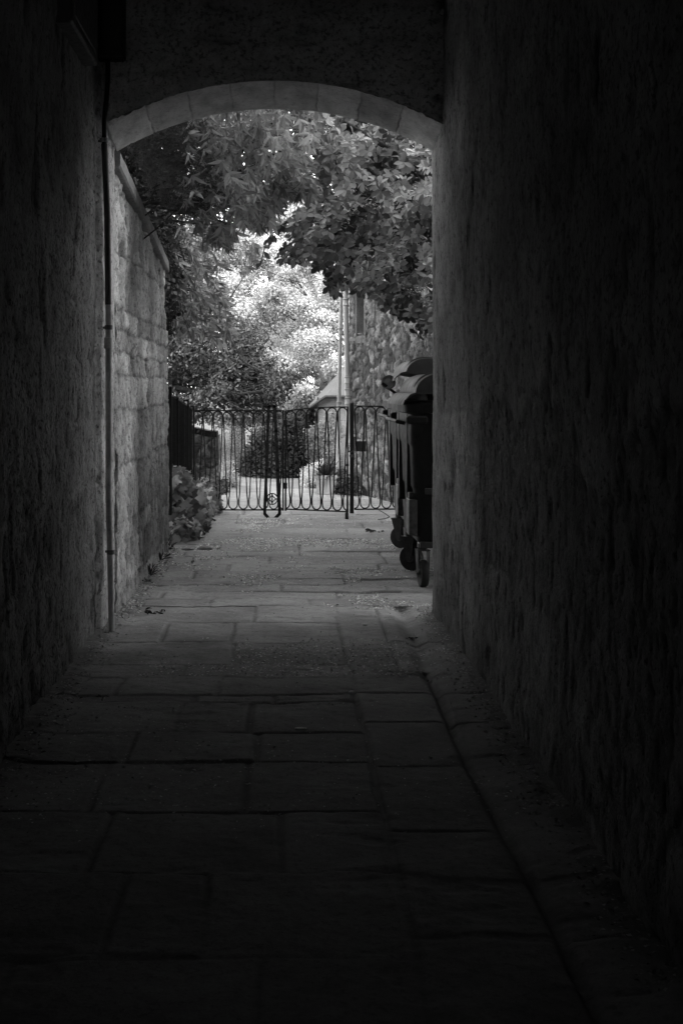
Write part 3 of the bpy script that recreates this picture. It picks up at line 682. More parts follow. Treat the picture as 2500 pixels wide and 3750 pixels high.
for _ in range(26):
    c, r = lobI[R.integers(4)]; limb(m, (-.98+R.normal(0, .03), 12.0+R.normal(0, .4), 0), c+R.normal(0, .08, 3), .007, .003, 5, .15)
par(m.build('stems', M['bark']), IV)
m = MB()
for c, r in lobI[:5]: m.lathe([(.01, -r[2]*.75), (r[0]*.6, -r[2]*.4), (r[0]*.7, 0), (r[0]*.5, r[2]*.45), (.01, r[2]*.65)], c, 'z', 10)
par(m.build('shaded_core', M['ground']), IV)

# ================================================================ IRONWORK
def hairpin(m, org, ex, p, zt_, zb, r=.007, half=0):
    """one drop-shaped bar: arch at top, legs meeting below, feet curling into the cups"""
    pts = []; a = p/2*.92; zs_ = zb+p*.62
    for i in range(5): f = i/4; an = math.pi/2*f; pts.append((-p/2+p/2*.86*math.sin(an)*1.0-.0, zb+p*.5*(1-math.cos(an))+.0))
    pts.append((-.007, zs_+p*.25))
    pts.append((-.014, zs_+p*.8)); 
    for i in range(9): an = math.pi*(1-i/8); pts.append((a*math.cos(an), zt_-a+a*math.sin(an)))
    pts.append((.014, zs_+p*.8)); pts.append((.007, zs_+p*.25))
    for i in range(5): f = 1-i/4; an = math.pi/2*f; pts.append((p/2-p/2*.86*math.sin(an), zb+p*.5*(1-math.cos(an))))
    if half == 1: pts = [q for q in pts if q[0] >= -.001]
    if half == -1: pts = [q for q in pts if q[0] <= .001]
    m.tube([org+ex*x+np.array([0, 0, z]) for x, z in pts], r, 6)
def panel(root, A, Bp, zt0, zt1, zb, count, bow=0.0, name='loop_bar'):
    A = np.array([A[0], A[1], 0.]); Bp = np.array([Bp[0], Bp[1], 0.]); Lg = np.linalg.norm(Bp-A); ex = (Bp-A)/Lg; p = Lg/count
    zt_ = lambda f: zt0+(zt1-zt0)*f+bow*math.sin(math.pi*f)
    m = MB(); 
    for i in range(12):
        f0, f1 = i/12, (i+1)/12; m.bar(A+ex*Lg*f0+np.array([0, 0, zt_(f0)]), A+ex*Lg*f1+np.array([0, 0, zt_(f1)]), .022, .012)
    m.build('top_rail', M['iron'], root)
    m = MB(); m.bar(A+np.array([0, 0, zb]), Bp+np.array([0, 0, zb]), .022, .012); m.build('bottom_rail', M['iron'], root)
    for i in range(count):
        f = (i+.5)/count; m = MB(); hairpin(m, A+ex*Lg*f, ex, p, zt_(f)-.006, zb+.008); m.build(name, M['iron'], root, True)
    m = MB()
    for i in range(count+1):      # collars where neighbours touch
        f = i/count; q = A+ex*Lg*f
        if 0 < i < count: m.bar(q+np.array([0, 0, zt_(f)-p*.55]), q+np.array([0, 0, zt_(f)-p*.95]), .012, .012)
    m.build('collars', M['iron'], root)
GX0, GX1, GY = (443-VX)/230., (653-VX)/230., 14.2
G1 = empty('iron_gate', (0, 0, 0), label='black iron gate leaf of looped bars between the railings and the hinge post', cat='gate')
panel(G1, (GX0, GY), (GX1-.006, GY), 1.05, 1.05, .058, 9)
m = MB(); m.bar((GX1-.012, GY, .05), (GX1-.012, GY, 1.055), .016, .016); m.build('hinge_stile', M['iron'], G1)
# tall loop frame with round emblem
m = MB()
fr_ = [(617, 933), (631, 933), (634, 990), (638, 1080), (642, 1170), (642, 1180), (630, 1192), (618, 1192), (608, 1180), (608, 1170), (612, 1080), (615, 990), (617, 933)]
fp = [at(x, y, 14.05) for x, y in fr_]
for a_, b__ in zip(fp[:-1], fp[1:]):
    e_ = unit(b__-a_)*.006; m.bar(a_-e_, b__+e_, .03, .018, up=(0, 1, 0))
m.build('loop_frame', M['iron'], G1)
m = MB(); cc = at(625, 1146, 14.07); rr0 = .054
ring = lambda c, r, n=24: [c+np.array([r*math.cos(2*math.pi*i/n), 0, r*math.sin(2*math.pi*i/n)]) for i in range(n+1)]
m.tube(ring(cc, rr0), .006, 6, False)
for q in range(4):
    a0 = math.pi/2*q+math.pi/4; c2 = cc+np.array([rr0*1.35*math.cos(a0), 0, rr0*1.35*math.sin(a0)]); pts = []
    for i in range(9):
        an = a0+math.pi+math.radians(-44+88*i/8); pts.append(c2+np.array([rr0*.93*math.cos(an), 0, rr0*.93*math.sin(an)]))
    m.tube(pts, .005, 6)
m.bar(cc-np.array([0, 0, rr0]), cc+np.array([0, 0, rr0]), .012, .01); m.build('emblem', M['iron'], G1, True)
# swinging leaf
HX, FX, FY = (656-VX)/230., .652, 13.9
G2 = empty('iron_gate', (0, 0, 0), label='black iron gate leaf in front of the planter, chained to the square post', cat='gate')
panel(G2, (HX, GY), (FX-.02, FY), 1.045, 1.09, .066, 6, .012)
m = MB(); m.bar((HX, GY, .05), (HX, GY, 1.05), .018, .018); m.build('hinge_stile', M['iron'], G2)
for z in (.93, .30): m = MB(); m.box((HX-.028, GY-.03, z-.03), (HX+.016, GY+.02, z+.03), .004); m.build('hinge', M['iron'], G2)
m = MB(); m.bar((FX-.022, FY, .06), (FX-.022, FY, 1.09), .016, .016); m.build('latch_stile', M['iron'], G2)
m = MB(); q0 = at(798, 1068, FY-.03); q1 = at(797, 1188, FY-.03); m.tube([q0, q1], .008, 8); m.box((q0[0]-.02, q0[1]-.02, q0[2]-.01), (q0[0]+.012, q0[1]+.01, q0[2]+.014), .003)
m.bar((q1[0], q1[1], .10), (q1[0], q1[1], .04), .02); m.build('drop_bolt', M['iron'], G2)
# post and side panel
G3 = empty('iron_railing', (0, 0, 0), label='short looped iron railing between the square post and the rubble wall', cat='railing')
m = MB(); m.box((.652, FY-.017, .05), (.690, FY+.02, 1.13), .003); m.build('post', M['iron'], G3)
panel(G3, (.694, FY), (1.64, FY+.05), 1.10, 1.08, .09, 9)
a_ = at(816, 1013, FY+.03); c_ = at(840, 1037, FY+.03); m = MB(); m.box((a_[0], FY+.012, c_[2]), (c_[0], FY+.035, a_[2]), .003); m.build('lock_plate', M['blackbox'], G3)
m = MB(); m.box((.648, FY-.022, .60), (.694, FY+.024, .625), .002); m.build('clamp', M['zinc'], G3)
ST = empty('stop_post', (0, 0, 0), label='stubby black gate stop set in the paving under the latch end', cat='post')
q = at(796, 1178, 13.93); m = MB(); m.box((q[0]-.016, 13.9, -.02), (q[0]+.016, 13.95, .055), .004); m.build('stub', M['iron'], ST)
CHN = empty('chain', (0, 0, 0), label='steel chain looped around the gate post beside the lock plate', cat='chain')
m = MB()
path = [at(x, y, 13.85) for x, y in ((815, 1018), (814, 1026), (813, 1034), (808, 1038), (803, 1038), (799, 1034), (800, 1028), (803, 1022))]
path = [p_ if 0 < i < 7 else p_+np.array([0, .04, 0]) for i, p_ in enumerate(path)]
k = 0
for a_, b__ in zip(path[:-1], path[1:]):
    for f in (0, .5):
        c = a_*(1-f)+b__*f; dv = unit(b__-a_); nn = unit(np.cross(dv, np.array([0, 1, 0]) if k % 2 else unit(np.array([.5, .3, .8])))); k += 1
        m.tube([c+dv*.013*math.cos(t_)+nn*.007*math.sin(t_) for t_ in np.linspace(0, 2*math.pi, 11)], .0022, 5, False)
m.build('links', M['zinc'], CHN, True)
# railings on the left
RL = empty('iron_railing', (0, 0, 0), label='black railing of close upright bars behind the ivy on the left', cat='railing')
Y0, Y1 = 11.75, 14.15; X0, X1 = -.965, -.905; zr = lambda y: 1.245-(y-Y0)*.075
m = MB()
m.bar((X0, Y0, zr(Y0)), (X1, Y1, zr(Y1)), .02, .014); m.build('top_rail', M['iron'], RL)
m = MB(); m.bar((X0, Y0, .26), (X1, Y1, .2), .02, .014); m.build('bottom_rail', M['iron'], RL)
for i in range(36):
    y = Y0+.03+(Y1-Y0-.06)*i/35; x = X0+(X1-X0)*(y-Y0)/(Y1-Y0); m = MB(); m.tube([(x, y, .12), (x, y, zr(y))], .007, 6); m.build('bar', M['iron'], RL, True)
for px, y, zt2 in ((392, 11.75, 1.29), (408, 12.55, 1.2)):
    x = (px-VX)/F*y; m = MB(); m.box((x-.012, y-.012, -.02), (x+.012, y+.012, zt2), .002); m.build('post', M['iron'], RL)
for px0, px1, py, D in ((421, 434, 918, 13.3), (437, 447, 932, 14.15)):
    a_ = at(px0, py, D); c_ = at(px1, py, D); m = MB()
    m.box((a_[0]-.002, D-.012, -.02), (a_[0]+.016, D+.012, a_[2]), .002); m.box((c_[0]-.016, D-.012, -.02), (c_[0]+.002, D+.012, a_[2]), .002); m.box((a_[0]-.003, D-.013, a_[2]-.014), (c_[0]+.003, D+.013, a_[2]+.003), .002)
    m.build('box_post', M['iron'], RL)

# ================================================================ RUBBLE BUILDING (right)
RB = empty('rubble_building', (0, 0, 0), label='tall rubble stone building on the right beyond the gate', cat='building')
A0 = np.array([.81, 17.5]); dirw = unit(np.array([.74, -3.0])); nrm = np.array([-dirw[1], dirw[0]])*-1   # faces left
nrm = np.array([-3.0, -.74])/np.hypot(3, .74)
Lw = 6.6; uu = np.arange(-.0, Lw, .016); zz = np.concatenate([np.arange(-.05, 3.6, .018), np.linspace(3.65, 3.8, 5)]); Ug, Zg = np.meshgrid(uu, zz)
sx, sz = 1/.115, 1/.085
f1, f21, cid = voro(Ug*sx+1.1*fbm(Ug*5, Zg*5, 4, 111), Zg*sz+1.1*fbm(Ug*5, Zg*5, 4, 112), 5)
h = .020*sst(.0, .3, f21)*(.2+1.2*cid)+.022*fbm(Ug*12, Zg*12, 4, 113, .6)+.03*fbm(Ug*1.2, Zg*1.2, 2, 114)
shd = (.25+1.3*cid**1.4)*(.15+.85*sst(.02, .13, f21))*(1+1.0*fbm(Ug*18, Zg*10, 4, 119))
shd *= .55+.6*sst(4.2, .3, Ug)  # ambient falloff put into the tone, darker away from the pipes
wins = [(.42, .72, 1.95, 3.3), (2.28, 2.62, .52, 1.17)]
for (u0, u1, z0, z1) in wins:
    m_ = sst(-.01, .0, np.minimum(np.minimum(Ug-u0, u1-Ug), np.minimum(Zg-z0, z1-Zg))); h = h*(1-m_)-.22*m_
P = np.stack([A0[0]+dirw[0]*Ug+nrm[0]*h, A0[1]+dirw[1]*Ug+nrm[1]*h, Zg], -1)
ext = P[:, :1].repeat(20, 1)[:, ::-1].copy(); dx = np.linspace(2.4, .02, 20)[None]; ext[..., 0] += dx; ext[..., 1] += dx*.1
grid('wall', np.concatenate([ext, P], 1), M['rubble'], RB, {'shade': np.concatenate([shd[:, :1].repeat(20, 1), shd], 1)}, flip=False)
def wpt(u, z, h=0): return np.array([A0[0]+dirw[0]*u+nrm[0]*h, A0[1]+dirw[1]*u+nrm[1]*h, z])
for (u0, u1, z0, z1) in wins:
    m = MB(); m.add([wpt(u0, z0, -.2), wpt(u1, z0, -.2), wpt(u1, z1, -.2), wpt(u0, z1, -.2)], [(0, 1, 2, 3)]); w_ = m.build('window', M['glass'], RB)
    m = MB()
    for ua, ub, za, zb in ((u0-.05, u0-.003, z0-.05, z1+.1), (u1+.003, u1+.05, z0-.05, z1+.1), (u0-.06, u1+.06, z0-.14, z0-.055), (u0-.06, u1+.06, z1+.105, z1+.24)):
        q = [wpt(ua, za, -.15), wpt(ub, za, -.15), wpt(ub, zb, -.15), wpt(ua, zb, -.15), wpt(ua, za, .03), wpt(ub, za, .03), wpt(ub, zb, .03), wpt(ua, zb, .03)]
        m.add(q, [(0,3,2,1),(4,5,6,7),(0,1,5,4),(1,2,6,5),(2,3,7,6),(3,0,4,7)])
    m.build('surround', M['surround'], w_)
    m = MB(); um = (u0+u1)/2; m.bar(wpt(um, z0, -.18), wpt(um, z1, -.18), .02); m.build('glazing_bar', M['iron'], w_)
m = MB(); m.add([wpt(0, 0, -.3), wpt(Lw, 0, -.3), (4.5, 11, 0), (4.5, 17.6, 0), wpt(0, 3.78, -.3), wpt(Lw, 3.78, -.3), (4.5, 11, 3.78), (4.5, 17.6, 3.78)], [(0,1,5,4),(1,2,6,5),(2,3,7,6),(3,0,4,7),(4,5,6,7)]); m.build('inner_mass', M['facade'], RB)
m = MB(); pts = [wpt(1.28, z, .075+.004*math.sin(z*5)) for z in np.linspace(.2, 5, 20)]; m.tube(pts, .004, 5); tag(m.build('cable', M['iron']), 'thin black cable running down the rubble wall', 'cable')
def pipe(label, top, bot, r, collars, D):
    T = empty('downpipe', (0, 0, 0), label=label, cat='pipe', group='pale pipes on the rubble building corner')
    a_ = at(*bot, D); b__ = at(*top, D); dv = unit(b__-a_)
    m = MB(); m.tube([a_+(b__-a_)*f for f in np.linspace(0, 1, 9)], r, 16); m.build('pipe', M['pipe_light'], T, True)
    for y in collars:
        f = (bot[1]-y)/(bot[1]-top[1]); c = a_+(b__-a_)*f; m = MB()
        m.lathe([(r, -.045), (r*1.28, -.043), (r*1.32, -.032), (r*1.12, -.024), (r*1.12, .024), (r*1.32, .03), (r*1.35, .042), (r, .046)], c, 'z', 18); m.build('collar', M['pipe_light'], T, True)
    m = MB()
    for y in (780, 1000):
        f = (bot[1]-y)/(bot[1]-top[1]); c = a_+(b__-a_)*f; m.bar(c, c+np.array([.12, -.02, 0]), .02, .03)
    m.build('bracket', M['pipe_light'], T)
pipe('thicker pale cast iron pipe, nearer the rubble wall', (787, 380), (803, 1126), .0295, (694, 873, 901, 921, 1010), 17.2)
pipe('thinner pale pipe left of the thick one', (790, 380), (775, 1085), .0235, (760, 930), 17.45)

# lean-to
LN = empty('lean_to', (0, 0, 0), label='small pale rendered lean-to with slate roof behind the pipes', cat='outbuilding')
D = 20.; a_ = at(727, 1120, D); xr = 1.7; ze = at(0, 912, D)[2]
m = MB(); m.box((a_[0], D, -.05), (xr, 22.4, ze), .0); m.build('wall', M['render_'], LN)
e0 = at(711, 934, D-.1); e1 = at(747, 911, D-.1); r0 = at(775, 886, D+.9)
m = MB()
V = [e0, e1, (xr, D-.1, e1[2]), (xr, D+1.2, e1[2]+.45), (e1[0]+.35, D+1.2, e1[2]+.45), (e0[0], 22.5, e0[2])]
V = [np.array(v, float) for v in V]; V2 = [v-np.array([0, 0, .03]) for v in V]
m.add(V+V2, [(1, 2, 3, 4), (0, 1, 4, 5), (10, 9, 8, 7), (11, 10, 7, 6), (0, 6, 7, 1), (1, 7, 8, 2), (2, 8, 9, 3), (3, 9, 10, 4), (4, 10, 11, 5), (5, 11, 6, 0)]); m.build('roof', M['slate'], LN)
m = MB(); m.tube([e0+np.array([0, -.03, -.01]), e1+np.array([0, -.03, -.0]), np.array([xr, D-.13, e1[2]])], .022, 8); m.build('gutter', M['darkrubble'] if False else M['pipe_dark'], LN, True)
wx = at(752, 0, D)[0]; zt2 = at(0, 948, D)[2]; zb2 = at(0, 990, D)[2]
m = MB(); m.box((wx-.03, D-.012, zb2), (wx+.09, D-.004, zt2)); m.build('window', M['glass'], LN)
m = MB(); m.tube([(a_[0]+.015, D-.03, 0), (a_[0]+.015, D-.03, ze)], .012, 8); m.build('rainwater_pipe', M['pipe_dark'], LN, True)

# mossy rubble wall, left beyond gate
MW = empty('rubble_wall', (0, 0, 0), label='low dark mossy rubble wall end behind the left gate leaf', cat='wall')
xr_ = (504-VX)/F*17.1
Xg, Zg = np.meshgrid(np.arange(-3.2, xr_, .014), np.linspace(-.03, 1, 75)); topz = .72+.06*fbm(Xg*4, Xg*0, 3, 121)-.1*sst(-.15, 0, Xg-xr_)*0; Zg = Zg*topz
f1, f21, cid = voro(Xg*7+.9*fbm(Xg*5, Zg*5, 3, 1), Zg*9+.9*fbm(Xg*5, Zg*5, 3, 2), 9); h = .02*sst(0, .35, f21)*(.5+cid)+.03*fbm(Xg*12, Zg*12, 3, 123)
P = np.stack([Xg, 17.1-h, Zg], -1); sdw = (.5+cid)*(.4+.6*sst(0, .14, f21))
r_ = P[:, -1:].repeat(16, 1); q = np.linspace(.02, .45, 16)[None]; r_[..., 1] += q; r_[..., 0] += .02*fbm(q*12, r_[..., 2]*8, 2, 5)
grid('wall_face', np.concatenate([P, r_], 1), M['darkrubble'], MW, {'shade': np.concatenate([sdw, sdw[:, -1:].repeat(16, 1)], 1)}, flip=False)
secs = [[(x, 17.08+R.uniform(-.01, .01), z-.02), (x, 17.1, z+.05), (x, 17.5, z+.05), (x, 17.54, z-.02)] for x in np.linspace(-3.2, xr_-.03, 40) for z in [.72+.06*float(fbm(np.array([x*4.]), np.array([0.]), 3, 121)[0])]]
m = MB(); m.loft(secs); m.build('cap_stones', M['darkrubble'], MW)

# planter with spiky plant
c = at(749, 1135, 17.15); PL = empty('planter', (c[0], 17.15, 0), label='square clay planter standing on the path behind the gate', cat='planter')
PL.scale = (1.25, 1.25, 1.2)
m = MB(); hw = .1
def sq(w, z): return [(x, y, z) for x, y in rrect(-w, -w, w, w, .012, 3)]
m.loft([sq(.088, 0), sq(.1, .14), sq(.102, .15), sq(.108, .155), sq(.108, .185), sq(.1, .19), sq(.09, .188), sq(.086, .16)]); m.build('pot', M['terracotta'], PL)
m = MB(); m.box((-.086, -.086, .14), (.086, .086, .165)); m.build('soil', M['ground'], PL)
SPK = empty('spiky_plant', (c[0], 17.15, .165), label='spiky strap-leaved plant growing in the clay planter', cat='plant'); SPK.scale = (1.3, 1.3, 1.2); SPK.location.z = .2
m = MB(); k = 110; V = []; Q = []
for i in range(k):
    az = R.uniform(0, 2*math.pi); el = math.radians(R.uniform(8, 82)); ln = R.uniform(.16, .33); ho = np.array([math.cos(az), math.sin(az), 0.]); sd_ = np.array([-ho[1], ho[0], 0.]); b = len(V)
    for j in range(6):
        f = j/5; pnt = ho*(.02+ln*f*math.cos(el))+np.array([0, 0, ln*f*math.sin(el)-.16*ln*f*f*1.5]); wd = .0085*(1-f**2)+.0006; V += [pnt-sd_*wd, pnt+sd_*wd]
        if j: Q.append((b+2*j-2, b+2*j-1, b+2*j+1, b+2*j))
qmesh('leaves', np.array(V), np.array(Q), M['leaf_spike'], SPK, tone=np.clip(R.random(len(V))*.4+.6, 0, 2))
P2 = empty('pot', (c[0]+.16, 17.3, 0), label='smaller plain pot half hidden behind the planter', cat='pot')
m = MB(); m.lathe([(.05, 0), (.065, .13), (.07, .135), (.07, .16), (.06, .16), (.055, .13)], (0, 0, 0), 'z', 18); m.build('body', M['terracotta'], P2, True)

# ================================================================ BINS
def bin_(loc, label, tilt):
    T = empty('wheeled_bin', loc, label=label, cat='rubbish bin', group='large wheeled rubbish bins behind the right corner of the arch')
    LX, LY = .98, 1.24
    m = MB(); secs = []
    prof = [(.27, .075), (.29, .05), (.62, .032), (.64, .02), (.90, .012), (.92, .002), (1.10, 0), (1.13, 0)]
    for z, i in prof: secs.append([(x, y, z) for x, y in rrect(i, i, LX-i, LY-i, .10, 6)])
    m.loft(secs); body = m.build('body', M['plastic'], T, True)
    m = MB()
    m.loft([[(x, y, z) for x, y in rrect(-e, -e, LX+e, LY+e, .12, 6)] for z, e in ((1.11, .005), (1.12, .035), (1.175, .04), (1.185, .03), (1.185, -.02))]); m.build('rim', M['plastic'], T, True)
    for y in (.30, .93): m = MB(); m.box((-.004, y-.03, .50), (.06, y+.03, 1.11), .008); m.build('rib', M['plastic'], body)
    for x in (.25, .72): m = MB(); m.box((x-.04, -.012, .42), (x+.04, .05, 1.10), .008); m.build('rib', M['plastic'], body)
    for y in (-.065, LY+.02):
        m = MB(); m.box((-.035, y, 1.05), (.10, y+.045, 1.10), .01); m.build('lifting_lug', M['plastic'], T)
    m = MB(); m.tube([(-.03, .12, 1.05), (-.075, .14, 1.06), (-.075, LY-.14, 1.06), (-.03, LY-.12, 1.05)], .013, 8); m.build('handle', M['plastic'], T, True)
    lid = empty('lid', (LX, 0, 1.19), 0); lid.parent = T; lid.rotation_euler = (0, tilt, 0)
    prof = [(0, .02)]
    pr = [(-LX-.055, -.012), (-LX-.045, .008), (-LX-.01, .045), (-LX+.03, .06)]
    arcp = [(-LX+.03+.17*(1-math.cos(a)), .06+.125*math.sin(a)) for a in np.linspace(0, math.pi/2, 9)]
    arcp += [(-LX+.35, .205), (-LX+.5, .215), (-.35, .20), (-.15, .15), (0, .05)]
    m = MB(); fl_ = pr[:4]+[(0, .06)]
    secs = [[(x, y, z) for x, z in fl_]+[(x, y, z-.012) for x, z in fl_[::-1]] for y in (-.045, 0, LY/2, LY, LY+.045)]
    m.loft(secs); m.build('lip', M['lidp'], lid, True)
    m = MB(); secs = []
    for y, sc_ in ((.0, .90), (.004, .97), (.02, 1), (LY-.02, 1), (LY-.004, .97), (LY, .9)):
        secs.append([(x, y, .06+(z-.06)*sc_) for x, z in arcp])
    m.loft(secs); m.build('dome', M['lidp'], lid, True)
    m = MB(); secs = []
    for y in (.16, .17, .2, .21):
        e = .012 if y in (.17, .2) else 0; secs.append([(x, y, z+e) for x, z in arcp])
    m.loft(secs); m.build('dome_rib', M['lidp'], lid, True)
    for x, y, rot in ((.085, .10, 0.12), (.085, LY-.32, 1.0), (LX-.12, .12, .4), (LX-.12, LY-.2, .8)):
        cst = empty('caster', (x, y, 0), rot); cst.parent = T; rw = .088
        m = MB(); m.lathe([(rw*.62, -.024), (rw*.93, -.024), (rw, -.012), (rw, .012), (rw*.93, .024), (rw*.62, .024)], (0, 0, rw), 'x', 28); m.build('tyre', M['rubber'], cst, True)
        m = MB(); m.lathe([(.012, -.028), (.03, -.024), (rw*.60, -.010), (rw*.66, -.018), (rw*.66, .018), (rw*.60, .010), (.03, .024), (.012, .028)], (0, 0, rw), 'x', 24); m.build('wheel_disc', M['hub'], cst, True)
        m = MB()
        for sx_ in (-1, 1):
            a__ = .036*sx_; m.add([(a__-.002, -.018, rw-.02), (a__-.002, .018, rw-.02), (a__-.002, .065, .235), (a__-.002, -.03, .235), (a__+.002, -.018, rw-.02), (a__+.002, .018, rw-.02), (a__+.002, .065, .235), (a__+.002, -.03, .235)], [(0,1,2,3),(7,6,5,4),(0,4,5,1),(1,5,6,2),(2,6,7,3),(3,7,4,0)])
        m.box((-.04, -.035, .233), (.04, .07, .24)); m.lathe([(.03, .24), (.03, .275)], (0, .015, 0), 'z', 14); m.tube([(-.042, 0, rw), (.042, 0, rw)], .009, 8); m.build('fork', M['zinc'], cst)
    
    for ya in (.03, LY-.12): m = MB(); m.box((.06, ya, .255), (LX-.06, ya+.04, .295), .004); m.build('under_frame', M['zinc'], T)
    m = MB(); m.box((.09, -.004, .60), (.30, .028, .64), .004); m.lathe([(.014, -.012), (.014, 0)], (.15, -.0, .62), 'y', 10); m.build('front_bracket', M['zinc'], T)
    m = MB(); m.box((.20, .0, .28), (.235, .045, .60), .004); m.build('guide_rail', M['plastic'], T)
    m = MB(); m.box((-.0, .14, .56), (.034, .26, .60), .003); m.build('side_bracket', M['zinc'], T)
    # worn reflective panels on the left side
    m = MB(); m.add([(-.0005, .10, .66), (-.0005, .33, .66), (-.0005-.018, .33, 1.02), (-.018, .10, 1.02)], [(0, 1, 2, 3)]);
    m = MB(); m.box((-.006, .09, .33), (.05, .30, .56), .004); m.build('worn_label', M['scuffed'], T)
    return T, lid
NB, nl = bin_((.812, 9.03, 0), 'nearer large wheeled bin with closed domed lid and white sticker', 0)
FB, fl2 = bin_((.852, 10.42, 0), 'farther large wheeled bin with lid propped open on its rubbish', math.radians(9))
# sticker
sx0, sx1 = at(983, 0, 9.02)[0], at(1003, 0, 9.02)[0]
stk = MB(); z0_, z1_ = 1.205, 1.155
cx_, cz_ = .945, 1.165
q = [(-.038, 0, -.018), (.075, 0, -.03), (.085, 0, .012), (-.03, 0, .024)]
stk.add([(cx_+x, 9.008, cz_-.03+z) for x, y, z in q]+[(cx_+x, 9.0115, cz_-.03+z) for x, y, z in q], [(0,1,2,3),(4,7,6,5),(0,4,5,1),(1,5,6,2),(2,6,7,3),(3,7,4,0)])
so = stk.build('sticker', M['white']); so.parent = NB; so.matrix_parent_inverse = Matrix.Translation(-Vector(NB.location))
cu = bpy.data.curves.new('sticker_lettering', 'FONT'); cu.body = 'BYE'; cu.size = .048; cu.extrude = .0008; cu.offset = .001; cu.materials.append(M['ink'])
tmp = bpy.data.objects.new('tmp', cu); COL.objects.link(tmp); dg = bpy.context.evaluated_depsgraph_get(); tm = bpy.data.meshes.new_from_object(tmp.evaluated_get(dg)); bpy.data.objects.remove(tmp)
to = bpy.data.objects.new('sticker_lettering', tm); COL.objects.link(to); to.parent = so; to.location = (cx_-.026, 9.0065, cz_-.044); to.rotation_euler = (math.radians(90), math.radians(6), 0); to.scale = (.8, 1, 1)
# rubbish in the open bin
def lump(name, label, cat, c, r, mat, sd_):
    n = 18; us_ = np.linspace(0, math.pi, n); vs_ = np.linspace(0, 2*math.pi, 2*n); A_, B_ = np.meshgrid(us_, vs_, indexing='ij')
    q = 1+.22*fbm(A_*2.2+sd_, np.abs(B_-math.pi)*1.6, 4, sd_)
    P = np.stack([c[0]+r[0]*q*np.sin(A_)*np.cos(B_), c[1]+r[1]*q*np.sin(A_)*np.sin(B_), c[2]+r[2]*q*np.cos(A_)], -1)
    return tag(grid(name, P, mat, None, flip=True), label, cat)
lump('rubbish_sack', 'shiny black rubbish sack bulging from the open bin', 'rubbish bag', (1.1, 10.9, 1.17), (.22, .3, .13), M['plastic'], 3)
lump('rubbish_sack', 'pale rubbish bag under the propped lid of the farther bin', 'rubbish bag', (.98, 10.62, 1.20), (.10, .12, .06), M['lidp'], 8)
PN = empty('round_pan', (0, 0, 0), label='round metal pan stuck in the edge of the open bin', cat='pan')
c = at(893, 880, 10.6); m = MB(); m.lathe([(.0, 0), (.06, .0), (.062, .004), (.068, .03), (.07, .03), (.066, -.003), (.0, -.004)], (0, 0, 0), 'z', 28); o = m.build('dish', M['pipe_light'], PN, True); o.location = c; o.rotation_euler = (math.radians(55), math.radians(-40), 0); o.scale = (.8, .8, .8)
m = MB(); m.bar(c+np.array([-.05, 0, .0]), c+np.array([.08, 0, -.10]), .012, .02); m.build('handle', M['plastic'], PN)
m = MB(); wp = [at(958, 829, 10.9), at(970, 820, 10.9), at(984, 823, 10.9), at(990, 835, 10.9)]; m.tube(wp, .003, 6); tag(m.build('lid_wire', M['zinc']), 'bent wire hoop on top of the farther bin lid', 'wire')

# ================================================================ LITTER AND SMALL THINGS
def on_floor(x, y):
    h, _ = floor_shape(np.asarray(x, float), np.asarray(y, float)); return h
def litter(k, x0, x1, y0, y1, thr, sz, tone, o, edge=False):
    out = []
    while sum(len(a[0]) for a in out) < k:
        x = R.uniform(x0, x1, k*3); y = R.uniform(y0, y1, k*3)
        f = fbm(x*1.3, y*1.1, 4, o) + .25*fbm(x*7, y*9, 2, o+1) > thr
        if edge: f = (np.abs(x-XL-.04) < .09*R.random(len(x))**1.5+.01) | (np.abs(XR-.04-x) < .08*R.random(len(x))**1.5+.01)
        out.append((x[f], y[f]))
    x = np.concatenate([a[0] for a in out])[:k]; y = np.concatenate([a[1] for a in out])[:k]
    p = np.stack([x, y, on_floor(x, y)+.003], -1); d = unit(rn(k)*np.array([1, 1, .22])); n = unit(np.array([0, 0, 1.])+rn(k, .35))
    return p, d, n, sz*R.uniform(.5, 1.4, k), tone*R.uniform(.35, 1.5, k)
def lit_obj(name, parts): 
    a = [np.concatenate(q) for q in zip(*parts)]; return tag(scatter(name, DIA, *a, M['litter']), kind='stuff')
lit_obj('petal_litter', [litter(13000, -.98, 1.5, 8.2, 13.9, .04, .016, 1.0, 131), litter(5000, -.98, 1.6, 9.0, 14.6, -.5, .011, .8, 133), litter(2600, -.93, .84, 6.3, 8.3, .08, .013, .7, 135), litter(1200, -.93, .84, 4.0, 8.3, -.5, .008, .5, 137), litter(900, -.93, .84, 4.2, 6.6, .28, .012, .35, 139)])
pe = litter(3200, XL-.02, XR+.02, 3.0, 8.3, 0, .015, .5, 141, True); pe = pe[:4]+(pe[4]*(.3+.8*sst(5.0, 8.0, pe[0][:, 1])),); pf = litter(1400, -.95, -.82, 8.1, 11.4, -.9, .022, .7, 143)
lit_obj('edge_litter', [pe, pf])
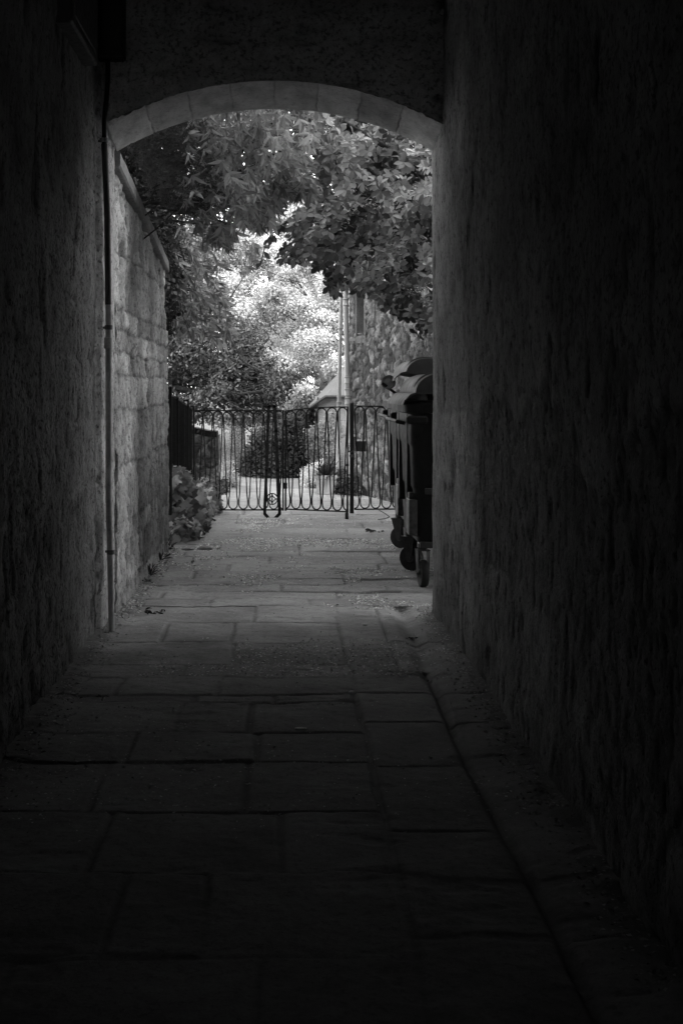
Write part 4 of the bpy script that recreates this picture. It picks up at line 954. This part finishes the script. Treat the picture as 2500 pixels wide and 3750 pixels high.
# countable dry leaves and scraps
items = [(355, 1405, 'curled dark dead leaf alone on the flagstones inside the arch', .05), (320, 1338, 'crumpled dead leaves at the foot of the yard wall', .055), (860, 1222, 'little heap of dead leaves beside the farther bin', .06), (440, 1290, 'single pale fallen leaf in the yard near the ivy', .035),
         (237, 1600, 'small dark leaf near the left passage wall', .03), (944, 1462, 'leaf clump lying in the stone gutter', .035), (990, 1556, 'damp leaf clump farther down the gutter inside', .035)]
for i, (x, y, lab, sz) in enumerate(items):
    D = CH*F/(y-VY); X_ = (x-VX)/F*D; z = float(on_floor([X_], [D])[0])+.004; k = 5 if 'single' in lab or 'small dark' in lab else 16
    T = scatter('fallen_leaf' if k == 5 else 'leaf_clump', leaf_t(.5, 'ovate', .3, .5, 5), np.array([X_, D, z])+rn(k, 1)*np.array([sz*.7, sz*.7, .003]), unit(rn(k)*np.array([1, 1, .35])), unit(rn(k, .6)+np.array([0, 0, 1])), sz*R.uniform(.5, 1, k), (3.5 if 'pale' in lab else .8)*R.uniform(.5, 1.2, k), M['dry'])
    tag(T, lab, 'leaf' if k == 5 else 'leaves', 'fallen leaves on the paving')
def pebble(name, lab, cat, x, y, r, mat, sd_):
    D = CH*F/(y-VY); X_ = (x-VX)/F*D; z = float(on_floor([X_], [D])[0]); lump(name, lab, cat, (X_, D, z+r[2]*.6), r, mat, sd_)
pebble('stone', 'smooth pale stone lying in front of the ivy', 'stone', 470, 1261, (.055, .04, .022), M['render_'], 5)
pebble('stone', 'flatter grey stone at the corner of the yard wall', 'stone', 432, 1262, (.05, .04, .016), M['coping'], 6)
pebble('paper_scrap', 'crumpled white scrap on the passage flagstones', 'litter', 808, 1592, (.016, .013, .006), M['paper'], 7)
pebble('pebble', 'tiny white pebble on the slab inside the arch', 'stone', 838, 1438, (.012, .01, .006), M['paper'], 9)
pebble('paper_scrap', 'thin white scrap in the dim middle of the passage', 'litter', 690, 1671, (.022, .01, .003), M['paper'], 10)
pebble('paper_scrap', 'pale wrapper by the foot of the yard wall', 'litter', 322, 1326, (.03, .02, .01), M['paper'], 11)
# small weeds at the wall foot
for i, (x, y, lab) in enumerate(((338, 1322, 'small weed sprouting nearest the passage from the yard wall foot'), (365, 1288, 'small weed halfway along the yard wall foot'), (385, 1262, 'small weed at the far end of the yard wall foot'))):
    D = CH*F/(y-VY); X_ = -.90; T = empty('weed', (X_, D, 0), label=lab, cat='weed', group='weeds along the yard wall foot'); k = 26
    az = R.uniform(0, 6.28, k); el = R.uniform(.4, 1.4, k); d = np.stack([np.cos(az)*np.cos(el), np.sin(az)*np.cos(el), np.sin(el)], -1)
    p_ = np.array([0, 0, .0])+d*R.uniform(.0, .05, k)[:, None]
    scatter('leaves', leaf_t(.35, 'lance', .1, .3, 4), p_, d, unit(rn(k, .4)+np.array([0, -.3, 1])), R.uniform(.03, .06, k), R.uniform(.7, 1.1, k), M['leaf_spike'], T)
    m = MB()
    for j in range(6): m.tube([(0, 0, 0), d[j]*.05, d[j]*.09], .0015, 4)
    m.build('stems', M['bark'], T)
# thin twig near the bin
m = MB(); m.tube([at(x, y, CH*F/(yy-VY))+np.array([0, 0, 0]) for x, y, yy in ((870, 1172, 1186), (885, 1180, 1186), (894, 1187, 1190), (886, 1191, 1192), (868, 1193, 1194))], .004, 5); tag(m.build('fallen_twig', M['bark']), 'thin bent twig on the paving beside the bins', 'twig')
# overhead wire
m = MB(); m.tube([at(x, y, 14.5) for x, y in ((578, 598), (620, 625), (660, 642), (700, 650), (745, 640), (800, 610), (860, 560))], .0025, 4); tag(m.build('overhead_cable', M['iron']), 'thin sagging cable crossing above the gate in front of the bright trees', 'cable')
